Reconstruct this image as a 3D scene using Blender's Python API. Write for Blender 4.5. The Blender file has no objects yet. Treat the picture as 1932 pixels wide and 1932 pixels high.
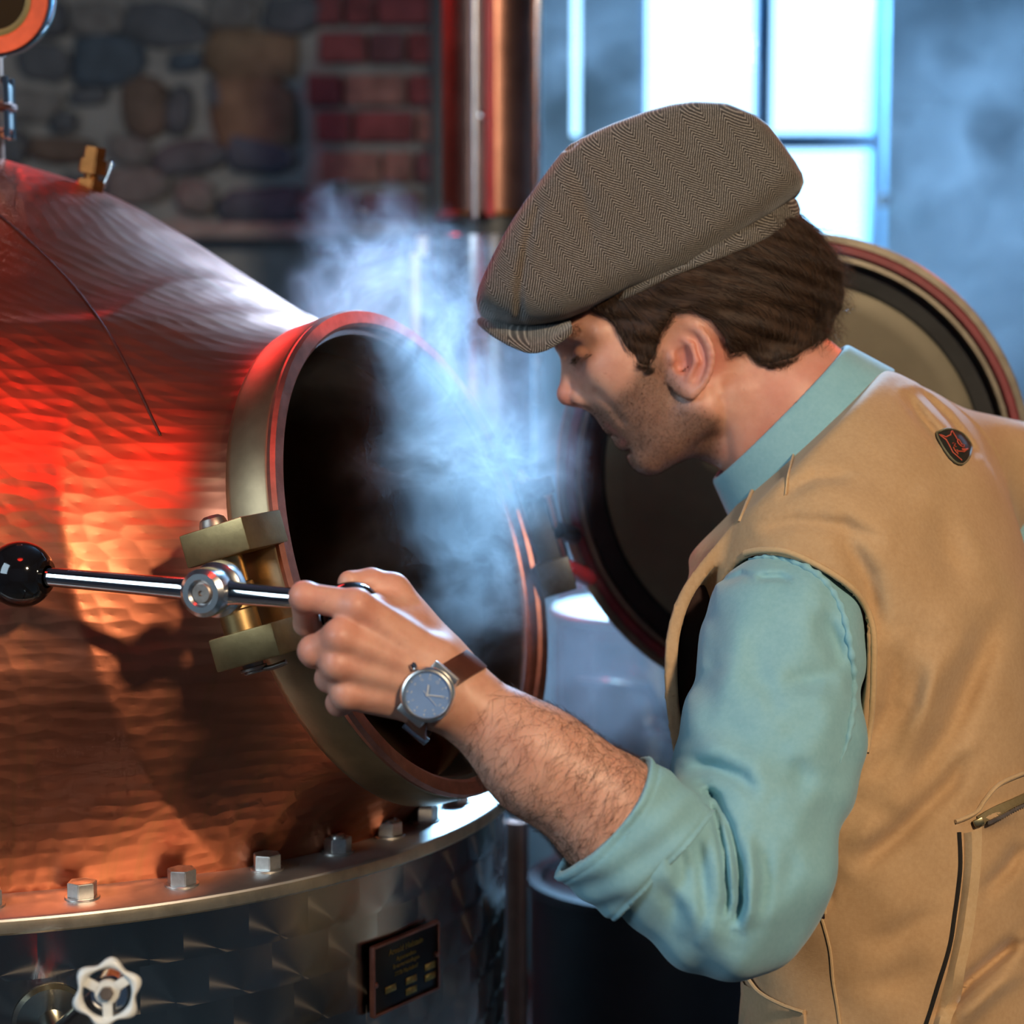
import bpy, bmesh, math, random
import numpy as np
from mathutils import Vector, Matrix
random.seed(7); RNG = np.random.default_rng(11)
scene = bpy.context.scene
COL = scene.collection
# ------------------------------------------------------------------ camera
FPX = 4000.0; PITCH = math.radians(6.0); CAMZ = 1.55
CAM = np.array([0, 0, CAMZ])
FW = np.array([0, math.cos(PITCH), -math.sin(PITCH)])
UP = np.array([0, math.sin(PITCH), math.cos(PITCH)])
RT = np.array([1.0, 0, 0])
def W(px, py, d):
    """world point that the photograph shows at pixel (px, py), measured at depth d"""
    return CAM + d * (FW + (px - 966) / FPX * RT + (966 - py) / FPX * UP)
cd = bpy.data.cameras.new('camera'); cam = bpy.data.objects.new('camera', cd); COL.objects.link(cam)
cam.location = CAM; cam.rotation_euler = (math.pi / 2 - PITCH, 0, 0)
cd.sensor_width = 36; cd.lens = FPX / 1932 * 36; cd.clip_start = 0.05
cd.dof.use_dof = True; cd.dof.focus_distance = 1.72; cd.dof.aperture_fstop = 4.2
scene.camera = cam
# ------------------------------------------------------------------ daylight, lamps, exposure
wd = bpy.data.worlds.new('sky'); scene.world = wd; wd.use_nodes = True
bg = wd.node_tree.nodes['Background']; bg.inputs[0].default_value = (0.33, 0.66, 1.0, 1); bg.inputs[1].default_value = 3.2
def lamp(name, kind, loc, aim, power, color, size=0.2, size_y=None, spot=60, blend=0.4):
    ld = bpy.data.lights.new(name, kind); ld.energy = power; ld.color = color
    if kind == 'AREA':
        ld.size = size
        if size_y: ld.shape = 'RECTANGLE'; ld.size_y = size_y
    else:
        ld.shadow_soft_size = size
    if kind == 'SPOT': ld.spot_size = math.radians(spot); ld.spot_blend = blend
    o = bpy.data.objects.new(name, ld); COL.objects.link(o); o.location = loc
    o.rotation_euler = (Vector(aim) - Vector(loc)).to_track_quat('-Z', 'Y').to_euler()
    return o
lamp('warm_ceiling_spot', 'SPOT', (1.05, -0.45, 2.65), (-0.02, 1.8, 1.25), 245, (1.0, 0.77, 0.52), 0.10, spot=62, blend=0.5)
lamp('cool_side_daylight', 'AREA', (-1.9, 0.25, 2.2), (0.25, 1.8, 1.15), 29, (0.62, 0.83, 1.0), 0.9, 1.2)
lamp('red_stage_lamp', 'SPOT', (-0.30, 0.75, 3.10), (-0.45, 1.95, 1.55), 52, (1.0, 0.03, 0.015), 0.28, spot=34, blend=0.9)
lamp('red_dome_sheen_fill', 'AREA', (-1.25, 4.0, 2.75), (-0.5, 2.1, 1.6), 26, (1.0, 0.05, 0.05), 0.7, 0.7)  # unseen red area light added for a crimson sheen on the dome top
lamp('red_back_lamp', 'SPOT', (1.15, 3.1, 2.25), (0.28, 1.9, 1.55), 22, (1.0, 0.12, 0.05), 0.05, spot=40, blend=0.6)
lamp('unseen_window_boost', 'AREA', (0.57, 5.06, 2.86), (0.0, 1.9, 1.40), 620, (0.30, 0.62, 1.0), 0.5, 0.8)  # area light added above the view to strengthen window light on the steam
scene.view_settings.view_transform = 'Standard'; scene.view_settings.look = 'None'
scene.view_settings.exposure = 0.0; scene.view_settings.gamma = 1.0; scene.view_settings.use_curve_mapping = False
try:
    scene.cycles.use_denoising = True; scene.cycles.use_adaptive_sampling = True; scene.cycles.adaptive_threshold = 0.06; scene.cycles.adaptive_min_samples = 14
    scene.cycles.max_bounces = 6; scene.cycles.diffuse_bounces = 3; scene.cycles.glossy_bounces = 4; scene.cycles.transmission_bounces = 4; scene.cycles.volume_bounces = 1; scene.cycles.transparent_max_bounces = 12
    scene.cycles.volume_step_rate = 1.0; scene.cycles.volume_max_steps = 128
    scene.cycles.sample_clamp_indirect = 6.0; scene.cycles.caustics_reflective = False; scene.cycles.caustics_refractive = False
except Exception: pass
# ------------------------------------------------------------------ helpers
def link(o, parent=None):
    COL.objects.link(o)
    if parent is not None: o.parent = parent
    return o
def tag(o, label=None, cat=None, group=None, kind=None):
    if label: o['label'] = label
    if cat: o['category'] = cat
    if group: o['group'] = group
    if kind: o['kind'] = kind
    return o
def empty(name, loc, label=None, cat=None, group=None):
    o = bpy.data.objects.new(name, None); COL.objects.link(o); o.location = Vector(loc); o.empty_display_size = 0.05
    tag(o, label, cat, group); return o
def mk(name, v, f, mat=None, parent=None, smooth=True, sharp=None):
    me = bpy.data.meshes.new(name)
    v = np.asarray(v, dtype=float)
    if parent is not None:
        v = v - np.array(parent_loc(parent))
    me.from_pydata(v.tolist(), [], f if isinstance(f, list) else f.tolist()); me.update()
    if smooth:
        me.polygons.foreach_set('use_smooth', np.ones(len(me.polygons), dtype=bool))
        if sharp: me.set_sharp_from_angle(angle=math.radians(sharp))
    o = bpy.data.objects.new(name, me)
    if mat: me.materials.append(mat)
    return link(o, parent)
def parent_loc(p):
    loc = np.zeros(3)
    while p is not None:
        loc = loc + np.array(p.location); p = p.parent
    return loc
def fast_mesh(name, V, Q, mat, parent=None):
    me = bpy.data.meshes.new(name)
    V = np.asarray(V, dtype=np.float32)
    if parent is not None: V = V - parent_loc(parent).astype(np.float32)
    n = len(Q); me.vertices.add(len(V)); me.vertices.foreach_set('co', V.ravel())
    me.loops.add(n * 4); me.loops.foreach_set('vertex_index', Q.astype(np.int32).ravel())
    me.polygons.add(n); me.polygons.foreach_set('loop_start', np.arange(0, n * 4, 4, dtype=np.int32))
    me.polygons.foreach_set('use_smooth', np.ones(n, dtype=bool))
    me.update(calc_edges=True); me.validate()
    if mat: me.materials.append(mat)
    return link(bpy.data.objects.new(name, me), parent)
def frame(n):
    n = np.asarray(n, float); n = n / np.linalg.norm(n)
    a = np.cross([0, 0, 1.0], n)
    if np.linalg.norm(a) < 1e-4: a = np.array([1.0, 0, 0])
    a /= np.linalg.norm(a); b = np.cross(n, a)
    return a, b, n
def lathe_vf(prof, origin, axis, seg=64, a0=0, a1=2 * math.pi, close=False):
    """prof: list of (radius, height along axis)"""
    a, b, n = frame(axis); full = abs(a1 - a0 - 2 * math.pi) < 1e-6
    m = seg if full else seg + 1
    t = a0 + (a1 - a0) * np.arange(m) / seg
    V = []
    for r, z in prof:
        V.append(np.asarray(origin) + z * n + r * (np.cos(t)[:, None] * a + np.sin(t)[:, None] * b))
    V = np.concatenate(V); F = []
    k = len(prof)
    for i in range(k if close else k - 1):
        for j in range(seg):
            j2 = (j + 1) % m; i2 = (i + 1) % k
            F.append((i * m + j, i * m + j2, i2 * m + j2, i2 * m + j))
    return V, F
def lathe(name, prof, origin, axis, mat, parent=None, seg=64, close=False, sharp=35):
    V, F = lathe_vf(prof, origin, axis, seg, close=close)
    return mk(name, V, F, mat, parent, True, sharp)
def disc_prof(r0, r1, z0, z1, bev=0.001):
    """closed ring (or disc when r0=0) profile with small bevels"""
    return [(r0, z0), (r1 - bev, z0), (r1, z0 + bev), (r1, z1 - bev), (r1 - bev, z1), (r0, z1)]
def cyl(name, p0, p1, r, mat, parent=None, seg=24, r1=None, bev=0.0008):
    p0 = np.asarray(p0, float); p1 = np.asarray(p1, float); L = np.linalg.norm(p1 - p0); r1 = r if r1 is None else r1
    return lathe(name, [(0, 0), (r - bev, 0), (r, bev), (r1, L - bev), (r1 - bev, L), (0, L)], p0, (p1 - p0), mat, parent, seg)
def tube_vf(P, R, seg=10, closed=False):
    P = np.asarray(P, float); n = len(P); R = np.broadcast_to(np.asarray(R, float), (n,))
    T = np.gradient(P, axis=0) if not closed else (np.roll(P, -1, 0) - np.roll(P, 1, 0))
    T /= np.linalg.norm(T, axis=1)[:, None] + 1e-12
    ref = np.array([0.0, 0, 1]) if abs(T[0][2]) < 0.9 else np.array([1.0, 0, 0])
    u = np.cross(T[0], ref); u /= np.linalg.norm(u)
    V = []; t = 2 * np.pi * np.arange(seg) / seg
    for i in range(n):
        u = u - T[i] * (u @ T[i]); u /= np.linalg.norm(u) + 1e-12
        w = np.cross(T[i], u)
        V.append(P[i] + R[i] * (np.cos(t)[:, None] * u + np.sin(t)[:, None] * w))
    V = np.concatenate(V); F = []
    for i in range(n if closed else n - 1):
        i2 = (i + 1) % n
        for j in range(seg):
            j2 = (j + 1) % seg; F.append((i * seg + j, i * seg + j2, i2 * seg + j2, i2 * seg + j))
    if not closed:
        F.append(tuple(range(seg))[::-1]); F.append(tuple((n - 1) * seg + j for j in range(seg)))
    return V, F
def tube(name, P, R, mat, parent=None, seg=10, closed=False):
    V, F = tube_vf(P, R, seg, closed); return mk(name, V, F, mat, parent, True, 50)
def spline(P, n=40):
    P = np.asarray(P, float); k = len(P); t = np.linspace(0, k - 1, n); out = []
    for x in t:
        i = min(int(x), k - 2); s = x - i
        p0 = P[max(i - 1, 0)]; p1 = P[i]; p2 = P[i + 1]; p3 = P[min(i + 2, k - 1)]
        out.append(0.5 * ((2 * p1) + (-p0 + p2) * s + (2 * p0 - 5 * p1 + 4 * p2 - p3) * s * s + (-p0 + 3 * p1 - 3 * p2 + p3) * s ** 3))
    return np.array(out)
def box_vf(c, ax, ay, az, sx, sy, sz, bev=0.0):
    """box with half sizes along three axes; bevelled by bmesh"""
    bm = bmesh.new(); bmesh.ops.create_cube(bm, size=2)
    for v in bm.verts: v.co = Vector((v.co.x * sx, v.co.y * sy, v.co.z * sz))
    if bev > 0: bmesh.ops.bevel(bm, geom=list(bm.edges), offset=bev, segments=2, affect='EDGES', profile=0.6)
    bm.verts.index_update()
    V = np.array([c + v.co.x * np.asarray(ax) + v.co.y * np.asarray(ay) + v.co.z * np.asarray(az) for v in bm.verts])
    F = [tuple(v.index for v in f.verts) for f in bm.faces]; bm.free(); return V, F
X_, Y_, Z_ = np.eye(3)
def box(name, c, size, mat, parent=None, bev=0.002, axes=(X_, Y_, Z_)):
    V, F = box_vf(np.asarray(c, float), *axes, size[0] / 2, size[1] / 2, size[2] / 2, bev)
    return mk(name, V, F, mat, parent, True, 30)
def prism(name, poly, c, ax, ay, az, depth, mat, parent=None, bev=0.0):
    """polygon (2D, along ax/ay) extruded +-depth/2 along az"""
    bm = bmesh.new(); n = len(poly)
    lo = [bm.verts.new((p[0], p[1], -depth / 2)) for p in poly]; hi = [bm.verts.new((p[0], p[1], depth / 2)) for p in poly]
    bm.faces.new(lo[::-1]); bm.faces.new(hi)
    for i in range(n): bm.faces.new((lo[i], lo[(i + 1) % n], hi[(i + 1) % n], hi[i]))
    if bev: bmesh.ops.bevel(bm, geom=list(bm.edges), offset=bev, segments=2, affect='EDGES')
    bmesh.ops.recalc_face_normals(bm, faces=bm.faces); bm.verts.index_update()
    V = np.array([np.asarray(c) + v.co.x * np.asarray(ax) + v.co.y * np.asarray(ay) + v.co.z * np.asarray(az) for v in bm.verts])
    F = [tuple(v.index for v in f.verts) for f in bm.faces]; bm.free()
    return mk(name, V, F, mat, parent, True, 30)
def join_vf(parts):
    Vs, Fs, o = [], [], 0
    for V, F in parts:
        Vs.append(np.asarray(V)); Fs += [tuple(i + o for i in f) for f in F]; o += len(V)
    return np.concatenate(Vs), Fs
# ------------------------------------------------------------------ materials
class NT:
    def __init__(s, name):
        s.m = bpy.data.materials.new(name); s.m.use_nodes = True; s.t = s.m.node_tree
        s.b = s.t.nodes['Principled BSDF']; s.out = s.t.nodes['Material Output']
    def n(s, kind, **kw):
        nd = s.t.nodes.new(kind)
        for k, v in kw.items():
            if k.startswith('i_'): nd.inputs[k[2:].replace('_', ' ')].default_value = v
            else: setattr(nd, k, v)
        return nd
    def l(s, a, b): s.t.links.new(a, b)
    def math(s, op, a, b=None, c=None, clamp=False):
        nd = s.t.nodes.new('ShaderNodeMath'); nd.operation = op; nd.use_clamp = clamp
        for i, x in enumerate((a, b, c)):
            if x is None: continue
            if isinstance(x, (int, float)): nd.inputs[i].default_value = x
            else: s.l(x, nd.inputs[i])
        return nd.outputs[0]
    def ramp(s, fac, stops):
        r = s.t.nodes.new('ShaderNodeValToRGB'); e = r.color_ramp.elements
        while len(e) < len(stops): e.new(0.5)
        for el, (p, c) in zip(e, stops):
            el.position = p; el.color = (*c, 1) if len(c) == 3 else c
        s.l(fac, r.inputs[0]); return r.outputs[0]
    def mix(s, fac, a, b, mode='MIX'):
        m = s.t.nodes.new('ShaderNodeMix'); m.data_type = 'RGBA'; m.blend_type = mode
        for i, x in ((0, fac), (6, a), (7, b)):
            if isinstance(x, (int, float)): m.inputs[i].default_value = x
            elif isinstance(x, tuple): m.inputs[i].default_value = (*x, 1)
            else: s.l(x, m.inputs[i])
        return m.outputs[2]
    def noise(s, scale, detail=4, rough=0.55, vec=None, dist=0.0, dim='3D'):
        nd = s.n('ShaderNodeTexNoise', noise_dimensions=dim); nd.inputs['Scale'].default_value = scale
        nd.inputs['Detail'].default_value = detail; nd.inputs['Roughness'].default_value = rough; nd.inputs['Distortion'].default_value = dist
        if vec is not None: s.l(vec, nd.inputs['Vector'])
        return nd.outputs['Fac']
    def coord(s, kind='Object'):
        return s.n('ShaderNodeTexCoord').outputs[kind]
    def mapped(s, vec, scale=(1, 1, 1), rot=(0, 0, 0), loc=(0, 0, 0)):
        m = s.n('ShaderNodeMapping'); m.inputs['Scale'].default_value = scale; m.inputs['Rotation'].default_value = rot; m.inputs['Location'].default_value = loc
        s.l(vec, m.inputs['Vector']); return m.outputs[0]
    def bump(s, h, strength=0.3, dist=0.001, prev=None):
        b = s.n('ShaderNodeBump'); b.inputs['Strength'].default_value = strength; b.inputs['Distance'].default_value = dist
        s.l(h, b.inputs['Height'])
        if prev is not None: s.l(prev, b.inputs['Normal'])
        s.l(b.outputs[0], s.b.inputs['Normal']); return b.outputs[0]
    def set(s, **kw):
        for k, v in kw.items():
            i = s.b.inputs[k.replace('_', ' ')]
            if isinstance(v, tuple): i.default_value = (*v, 1) if len(v) == 3 else v
            elif isinstance(v, (int, float)): i.default_value = v
            else: s.l(v, i)
        return s
def simple(name, col, rough=0.5, metal=0.0, var=0.15, vscale=30, bump=0.0, bscale=80, bdist=0.0006, **kw):
    t = NT(name); c = t.coord()
    f = t.noise(vscale, 5, 0.6, c)
    lo = tuple(x * (1 - var) for x in col); hi = tuple(min(1, x * (1 + var)) for x in col)
    t.set(Base_Color=t.ramp(f, [(0.3, lo), (0.7, hi)]), Roughness=rough, Metallic=metal, **kw)
    if bump: t.bump(t.noise(bscale, 5, 0.6, c), bump, bdist)
    return t.m
# ------------------------------------------------------------------ signed distance modelling
def sdf_mesh(fn, lo, hi, h, B=8, slack=1.5, newton=1):
    """surface nets over the blocks that the surface of fn (N,3 -> N) passes through"""
    lo = np.asarray(lo, float); hi = np.asarray(hi, float)
    nb = np.ceil((hi - lo) / (h * B)).astype(int)
    g = np.stack(np.meshgrid(*[np.arange(k) for k in nb], indexing='ij'), -1).reshape(-1, 3)
    ctr = lo + (g + 0.5) * (B * h)
    f = fchunk(fn, ctr)
    g = g[np.abs(f) < 0.87 * B * h * slack]
    m = B + 1; N = nb * B + 2
    loc = np.stack(np.meshgrid(*[np.arange(m)] * 3, indexing='ij'), -1).reshape(-1, 3)
    ids, pos, quads = [], [], []
    def cid(c): return (c[..., 0] * N[1] + c[..., 1]) * N[2] + c[..., 2]
    CB = max(1, 300000 // (m ** 3))
    for s in range(0, len(g), CB):
        gb = g[s:s + CB]
        P = lo + (gb[:, None] * B + loc[None]) * h
        Fv = fn(P.reshape(-1, 3).astype(np.float32)).reshape(-1, m, m, m)
        I = Fv < 0
        c8 = [I[:, a:a + B, b:b + B, c:c + B] for a in (0, 1) for b in (0, 1) for c in (0, 1)]
        cnt = sum(x.astype(np.int8) for x in c8)
        act = np.argwhere((cnt > 0) & (cnt < 8))
        if len(act) == 0: continue
        bi, ci = act[:, 0], act[:, 1:]
        acc = np.zeros((len(act), 3)); num = np.zeros(len(act))
        cor = [(a, b, c) for a in (0, 1) for b in (0, 1) for c in (0, 1)]
        fv = {o: Fv[bi, ci[:, 0] + o[0], ci[:, 1] + o[1], ci[:, 2] + o[2]] for o in cor}
        for o in cor:
            for ax in range(3):
                if o[ax]: continue
                o2 = list(o); o2[ax] = 1; o2 = tuple(o2)
                a, b = fv[o], fv[o2]; x = (a < 0) != (b < 0)
                t = np.where(x, a / np.where(x, a - b, 1), 0)
                p = np.array(o, float)[None].repeat(len(act), 0); p[:, ax] += t
                acc += p * x[:, None]; num += x
        gc = gb[bi] * B + ci
        ids.append(cid(gc)); pos.append(lo + (gc + acc / num[:, None]) * h)
        for ax in range(3):
            o2 = [slice(0, B)] * 3; o3 = [slice(0, B)] * 3
            o3[ax] = slice(1, B + 1)
            A = I[:, o2[0], o2[1], o2[2]]; C = I[:, o3[0], o3[1], o3[2]]
            e = np.argwhere(A != C)
            if len(e) == 0: continue
            p = gb[e[:, 0]] * B + e[:, 1:]; fl = A[e[:, 0], e[:, 1], e[:, 2], e[:, 3]]
            u, v = (ax + 1) % 3, (ax + 2) % 3
            du = np.zeros(3, int); du[u] = 1; dv = np.zeros(3, int); dv[v] = 1
            q = np.stack([cid(p - du - dv), cid(p - dv), cid(p), cid(p - du)], 1)
            q[~fl] = q[~fl][:, ::-1]
            quads.append(q)
    ids = np.concatenate(ids); pos = np.concatenate(pos); quads = np.concatenate(quads)
    o = np.argsort(ids); ids = ids[o]; pos = pos[o]
    ix = np.searchsorted(ids, quads); ix = np.clip(ix, 0, len(ids) - 1)
    ok = (ids[ix] == quads).all(1); Q = ix[ok]
    for _ in range(newton):
        gr, fv = grad(fn, pos, h * 0.4)
        g2 = (gr ** 2).sum(1); step = -fv[:, None] * gr / np.maximum(g2, 0.05)[:, None]
        L = np.linalg.norm(step, axis=1); step *= np.minimum(1, 0.6 * h / np.maximum(L, 1e-9))[:, None]
        pos = pos + step
    return pos, Q
def fchunk(fn, P, n=300000):
    return np.concatenate([fn(P[i:i + n]) for i in range(0, len(P), n)]) if len(P) else np.zeros(0)
def grad(fn, P, e=0.0008):
    f0 = fchunk(fn, P); g = np.zeros_like(P)
    for k in range(3):
        d = np.zeros(3); d[k] = e; g[:, k] = (fchunk(fn, P + d) - f0) / e
    return g, f0
def smin(a, b, k):
    h = np.maximum(k - np.abs(a - b), 0) / k; return np.minimum(a, b) - h * h * k * 0.25
def smax(a, b, k): return -smin(-a, -b, k)
def rcone(P, a, b, ra, rb):
    """round cone between points a and b"""
    a = np.asarray(a, P.dtype); ba = np.asarray(b, P.dtype) - a
    q = P - a; t = np.clip((q @ ba) * P.dtype.type(1 / float(ba @ ba)), 0, 1); q -= t[:, None] * ba
    return np.sqrt(np.einsum('ij,ij->i', q, q)) - (P.dtype.type(ra) + P.dtype.type(rb - ra) * t)
def chain(P, pts, rs, k=0.004):
    d = None
    for i in range(len(pts) - 1):
        e = rcone(P, pts[i], pts[i + 1], rs[i], rs[i + 1]); d = e if d is None else smin(d, e, k)
    return d
def ell(P, c, r, A=None):
    q = P - np.asarray(c, P.dtype)
    if A is not None: q = q @ np.asarray(A, P.dtype).T
    r = np.asarray(r, P.dtype); q = q / r; k0 = np.sqrt(np.einsum('ij,ij->i', q, q)); q = q / r; k1 = np.sqrt(np.einsum('ij,ij->i', q, q))
    return k0 * (k0 - 1) / np.maximum(k1, 1e-9)
def poly2(x, y, pts):
    """signed distance to a 2D polygon"""
    pts = np.asarray(pts, float); d = np.full(x.shape, 1e18); s = np.ones(x.shape); n = len(pts)
    for i in range(n):
        a = pts[i]; b = pts[i - 1]; ex, ey = b - a; wx, wy = x - a[0], y - a[1]
        t = np.clip((wx * ex + wy * ey) / (ex * ex + ey * ey + 1e-12), 0, 1)
        d = np.minimum(d, (wx - ex * t) ** 2 + (wy - ey * t) ** 2)
        c1 = y >= a[1]; c2 = y < b[1]; c3 = ex * wy > ey * wx
        s = np.where((c1 & c2 & c3) | (~c1 & ~c2 & ~c3), -s, s)
    return s * np.sqrt(d)
def seg2(x, y, pts):
    """distance to an open 2D polyline"""
    pts = np.asarray(pts, float); d = np.full(x.shape, 1e18)
    for a, b in zip(pts[:-1], pts[1:]):
        e = b - a; t = np.clip(((x - a[0]) * e[0] + (y - a[1]) * e[1]) / (e @ e + 1e-12), 0, 1)
        d = np.minimum(d, (x - a[0] - e[0] * t) ** 2 + (y - a[1] - e[1] * t) ** 2)
    return np.sqrt(d)
def pix(P):
    """pixel coordinates and depth of world points"""
    r = P - CAM; z = r @ FW
    return 966 + FPX * (r @ RT) / z, 966 - FPX * (r @ UP) / z, z
def hit(fn, pts, d0=1.2, d1=3.0, off=0.0):
    """where the lines of sight through pixels meet the surface of fn"""
    pts = np.asarray(pts, float); D = FW + (pts[:, :1] - 966) / FPX * RT + (966 - pts[:, 1:2]) / FPX * UP
    t = np.full(len(pts), d0)
    for k in range(44):
        f = fn(CAM + t[:, None] * D); t = np.where(t < d1, t + np.clip(f, -0.02, 0.06) * (0.95 if k < 20 else 0.8), t)
    p = CAM + t[:, None] * D
    if off:
        g, _ = grad(fn, p); g /= np.linalg.norm(g, axis=1)[:, None] + 1e-9; p = p + off * g
    return p
# ================================================================== MATERIALS of the still and the room
def copper_mat(name='hammered_copper', hammer=1.0, tone=(0.62, 0.215, 0.11), dark=(0.33, 0.09, 0.05), rough=0.35):
    t = NT(name); uv = t.coord('UV'); c = t.coord()
    mp = t.mapped(uv, (1, 1, 1))
    v = t.n('ShaderNodeTexVoronoi', voronoi_dimensions='2D', feature='SMOOTH_F1'); v.inputs['Scale'].default_value = 1.0
    v.inputs['Randomness'].default_value = 0.55; v.inputs['Smoothness'].default_value = 0.25
    sc = t.mapped(uv, (52, 78, 1)); t.l(sc, v.inputs['Vector'])
    st = t.noise(1.0, 4, 0.6, t.mapped(uv, (14, 90, 1)))
    cl = t.noise(7, 5, 0.6, c)
    drip = t.noise(1.0, 5, 0.7, t.mapped(uv, (60, 4, 1)))
    col = t.mix(t.math('MULTIPLY', cl, 0.9), tone, dark)
    col = t.mix(t.math('MULTIPLY', t.math('SUBTRACT', drip, 0.52, clamp=True), 2.2, clamp=True), col, (0.30, 0.16, 0.06))
    t.set(Base_Color=col, Metallic=1.0, Roughness=t.math('ADD', t.math('MULTIPLY', st, 0.22), rough - 0.08))
    b = t.bump(v.outputs['Distance'], 0.60 * hammer, 0.0012)
    t.bump(st, 0.12, 0.0004, b)
    return t.m
M_COPPER = copper_mat()
M_COPNECK = copper_mat('neck_copper', 0.25, (0.78, 0.35, 0.20), (0.40, 0.14, 0.07), 0.33)
M_COPIN = simple('tinned_inside', (0.34, 0.24, 0.16), 0.38, 1.0, 0.35, 9, 0.15, 60)
M_BRASS = simple('aged_brass', (0.36, 0.245, 0.11), 0.42, 1.0, 0.35, 22, 0.25, 120, 0.0005)
M_RINGBRASS = simple('ring_brass', (0.36, 0.255, 0.145), 0.42, 1.0, 0.3, 16, 0.12, 140, 0.0004)
M_LIP = simple('lip_copper', (0.50, 0.22, 0.16), 0.42, 1.0, 0.3, 40, 0.2, 150, 0.0004)
M_CHROME = simple('polished_chrome', (0.80, 0.80, 0.80), 0.08, 1.0, 0.04, 8)
M_SATIN = simple('satin_chrome', (0.85, 0.85, 0.85), 0.24, 1.0, 0.04, 8)
M_STEELDULL = simple('dull_steel', (0.34, 0.28, 0.24), 0.45, 1.0, 0.25, 90, 0.15, 400, 0.0003)
M_BLACKBALL = simple('black_bakelite', (0.006, 0.006, 0.007), 0.08, 0.0, 0.1, 10, Coat_Weight=0.4)
M_FLANGE = simple('flange_steel', (0.56, 0.53, 0.50), 0.48, 1.0, 0.12, 30, 0.06, 160, 0.0004)
M_FLEDGE = simple('flange_edge_steel', (0.74, 0.63, 0.45), 0.40, 1.0, 0.2, 40, 0.25, 160, 0.0006)
M_BOLT = simple('zinc_bolt', (0.78, 0.76, 0.72), 0.34, 1.0, 0.15, 120, 0.1, 300, 0.0003)
M_DARKSTEEL = simple('dark_hinge_steel', (0.05, 0.055, 0.06), 0.4, 0.6, 0.3, 30)
M_REDLIT = simple('red_lit_metal', (0.42, 0.02, 0.04), 0.3, 0.0, 0.2, 20)  # red light reflected by hinge and column fittings, put into the colour
M_BRONZE = simple('orange_bronze_fitting', (0.22, 0.085, 0.025), 0.45, 1.0, 0.3, 60, 0.1, 200)
def jacket_mat():
    t = NT('engine_turned_steel'); uv = t.coord('UV')
    sp = t.n('ShaderNodeSeparateXYZ'); t.l(uv, sp.inputs[0]); u, v = sp.outputs[0], sp.outputs[1]
    PX, PY = 0.060, 0.040
    row = t.math('FLOOR', t.math('DIVIDE', v, PY))
    us = t.math('ADD', t.math('DIVIDE', u, PX), t.math('MULTIPLY', row, 0.37))
    lx = t.math('MULTIPLY', t.math('SUBTRACT', t.math('FRACT', us), 0.5), PX)
    ly = t.math('MULTIPLY', t.math('SUBTRACT', t.math('FRACT', t.math('DIVIDE', v, PY)), 0.12), PY * 1.3)
    nrm = t.n('ShaderNodeNewGeometry').outputs['Normal']
    cr = t.n('ShaderNodeVectorMath', operation='CROSS_PRODUCT'); cr.inputs[0].default_value = (0, 0, 1); t.l(nrm, cr.inputs[1])
    s1 = t.n('ShaderNodeVectorMath', operation='SCALE'); t.l(cr.outputs[0], s1.inputs[0]); t.l(t.math('MULTIPLY', ly, 1.0), s1.inputs['Scale'])
    cb = t.n('ShaderNodeCombineXYZ'); t.l(lx, cb.inputs[2])
    ad = t.n('ShaderNodeVectorMath', operation='ADD'); t.l(s1.outputs[0], ad.inputs[0]); t.l(cb.outputs[0], ad.inputs[1]); cb.inputs[0].default_value = 1e-5; cb.inputs[1].default_value = 1.3e-5
    no = t.n('ShaderNodeVectorMath', operation='NORMALIZE'); t.l(ad.outputs[0], no.inputs[0])
    wn = t.n('ShaderNodeTexWhiteNoise', noise_dimensions='2D')
    cc = t.n('ShaderNodeCombineXYZ'); t.l(t.math('FLOOR', us), cc.inputs[0]); t.l(row, cc.inputs[1]); t.l(cc.outputs[0], wn.inputs['Vector'])
    sm = t.noise(9, 4, 0.6, t.mapped(uv, (1, 1, 1)))
    col = t.mix(wn.outputs['Value'], (0.50, 0.45, 0.39), (0.66, 0.60, 0.53))
    col = t.mix(t.math('MULTIPLY', sm, 0.5), col, (0.30, 0.26, 0.22))
    t.set(Base_Color=col, Metallic=1.0, Roughness=0.17, Anisotropic=0.96)
    t.l(no.outputs[0], t.b.inputs['Tangent'])
    rad = t.math('SQRT', t.math('ADD', t.math('MULTIPLY', lx, lx), t.math('MULTIPLY', ly, ly)))
    gr = t.math('SINE', t.math('MULTIPLY', rad, 9000.0))
    t.bump(gr, 0.05, 0.0001)
    return t.m
M_JACKET = jacket_mat()
M_LIDPLATE = simple('lid_plate_steel', (0.17, 0.15, 0.105), 0.55, 0.4, 0.12, 14, 0.06, 220, 0.0003)
M_LIDRIM = simple('lid_rim_brass', (0.24, 0.21, 0.165), 0.4, 0.8, 0.2, 40, 0.1, 200, 0.0003)
M_GASKET = simple('red_rubber_gasket', (0.24, 0.035, 0.045), 0.5, 0.0, 0.2, 50, 0.1, 220, 0.0003)
M_GROOVE = simple('dark_lid_groove', (0.022, 0.024, 0.026), 0.5, 0.3, 0.3, 30)
M_VALVE = None

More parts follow.
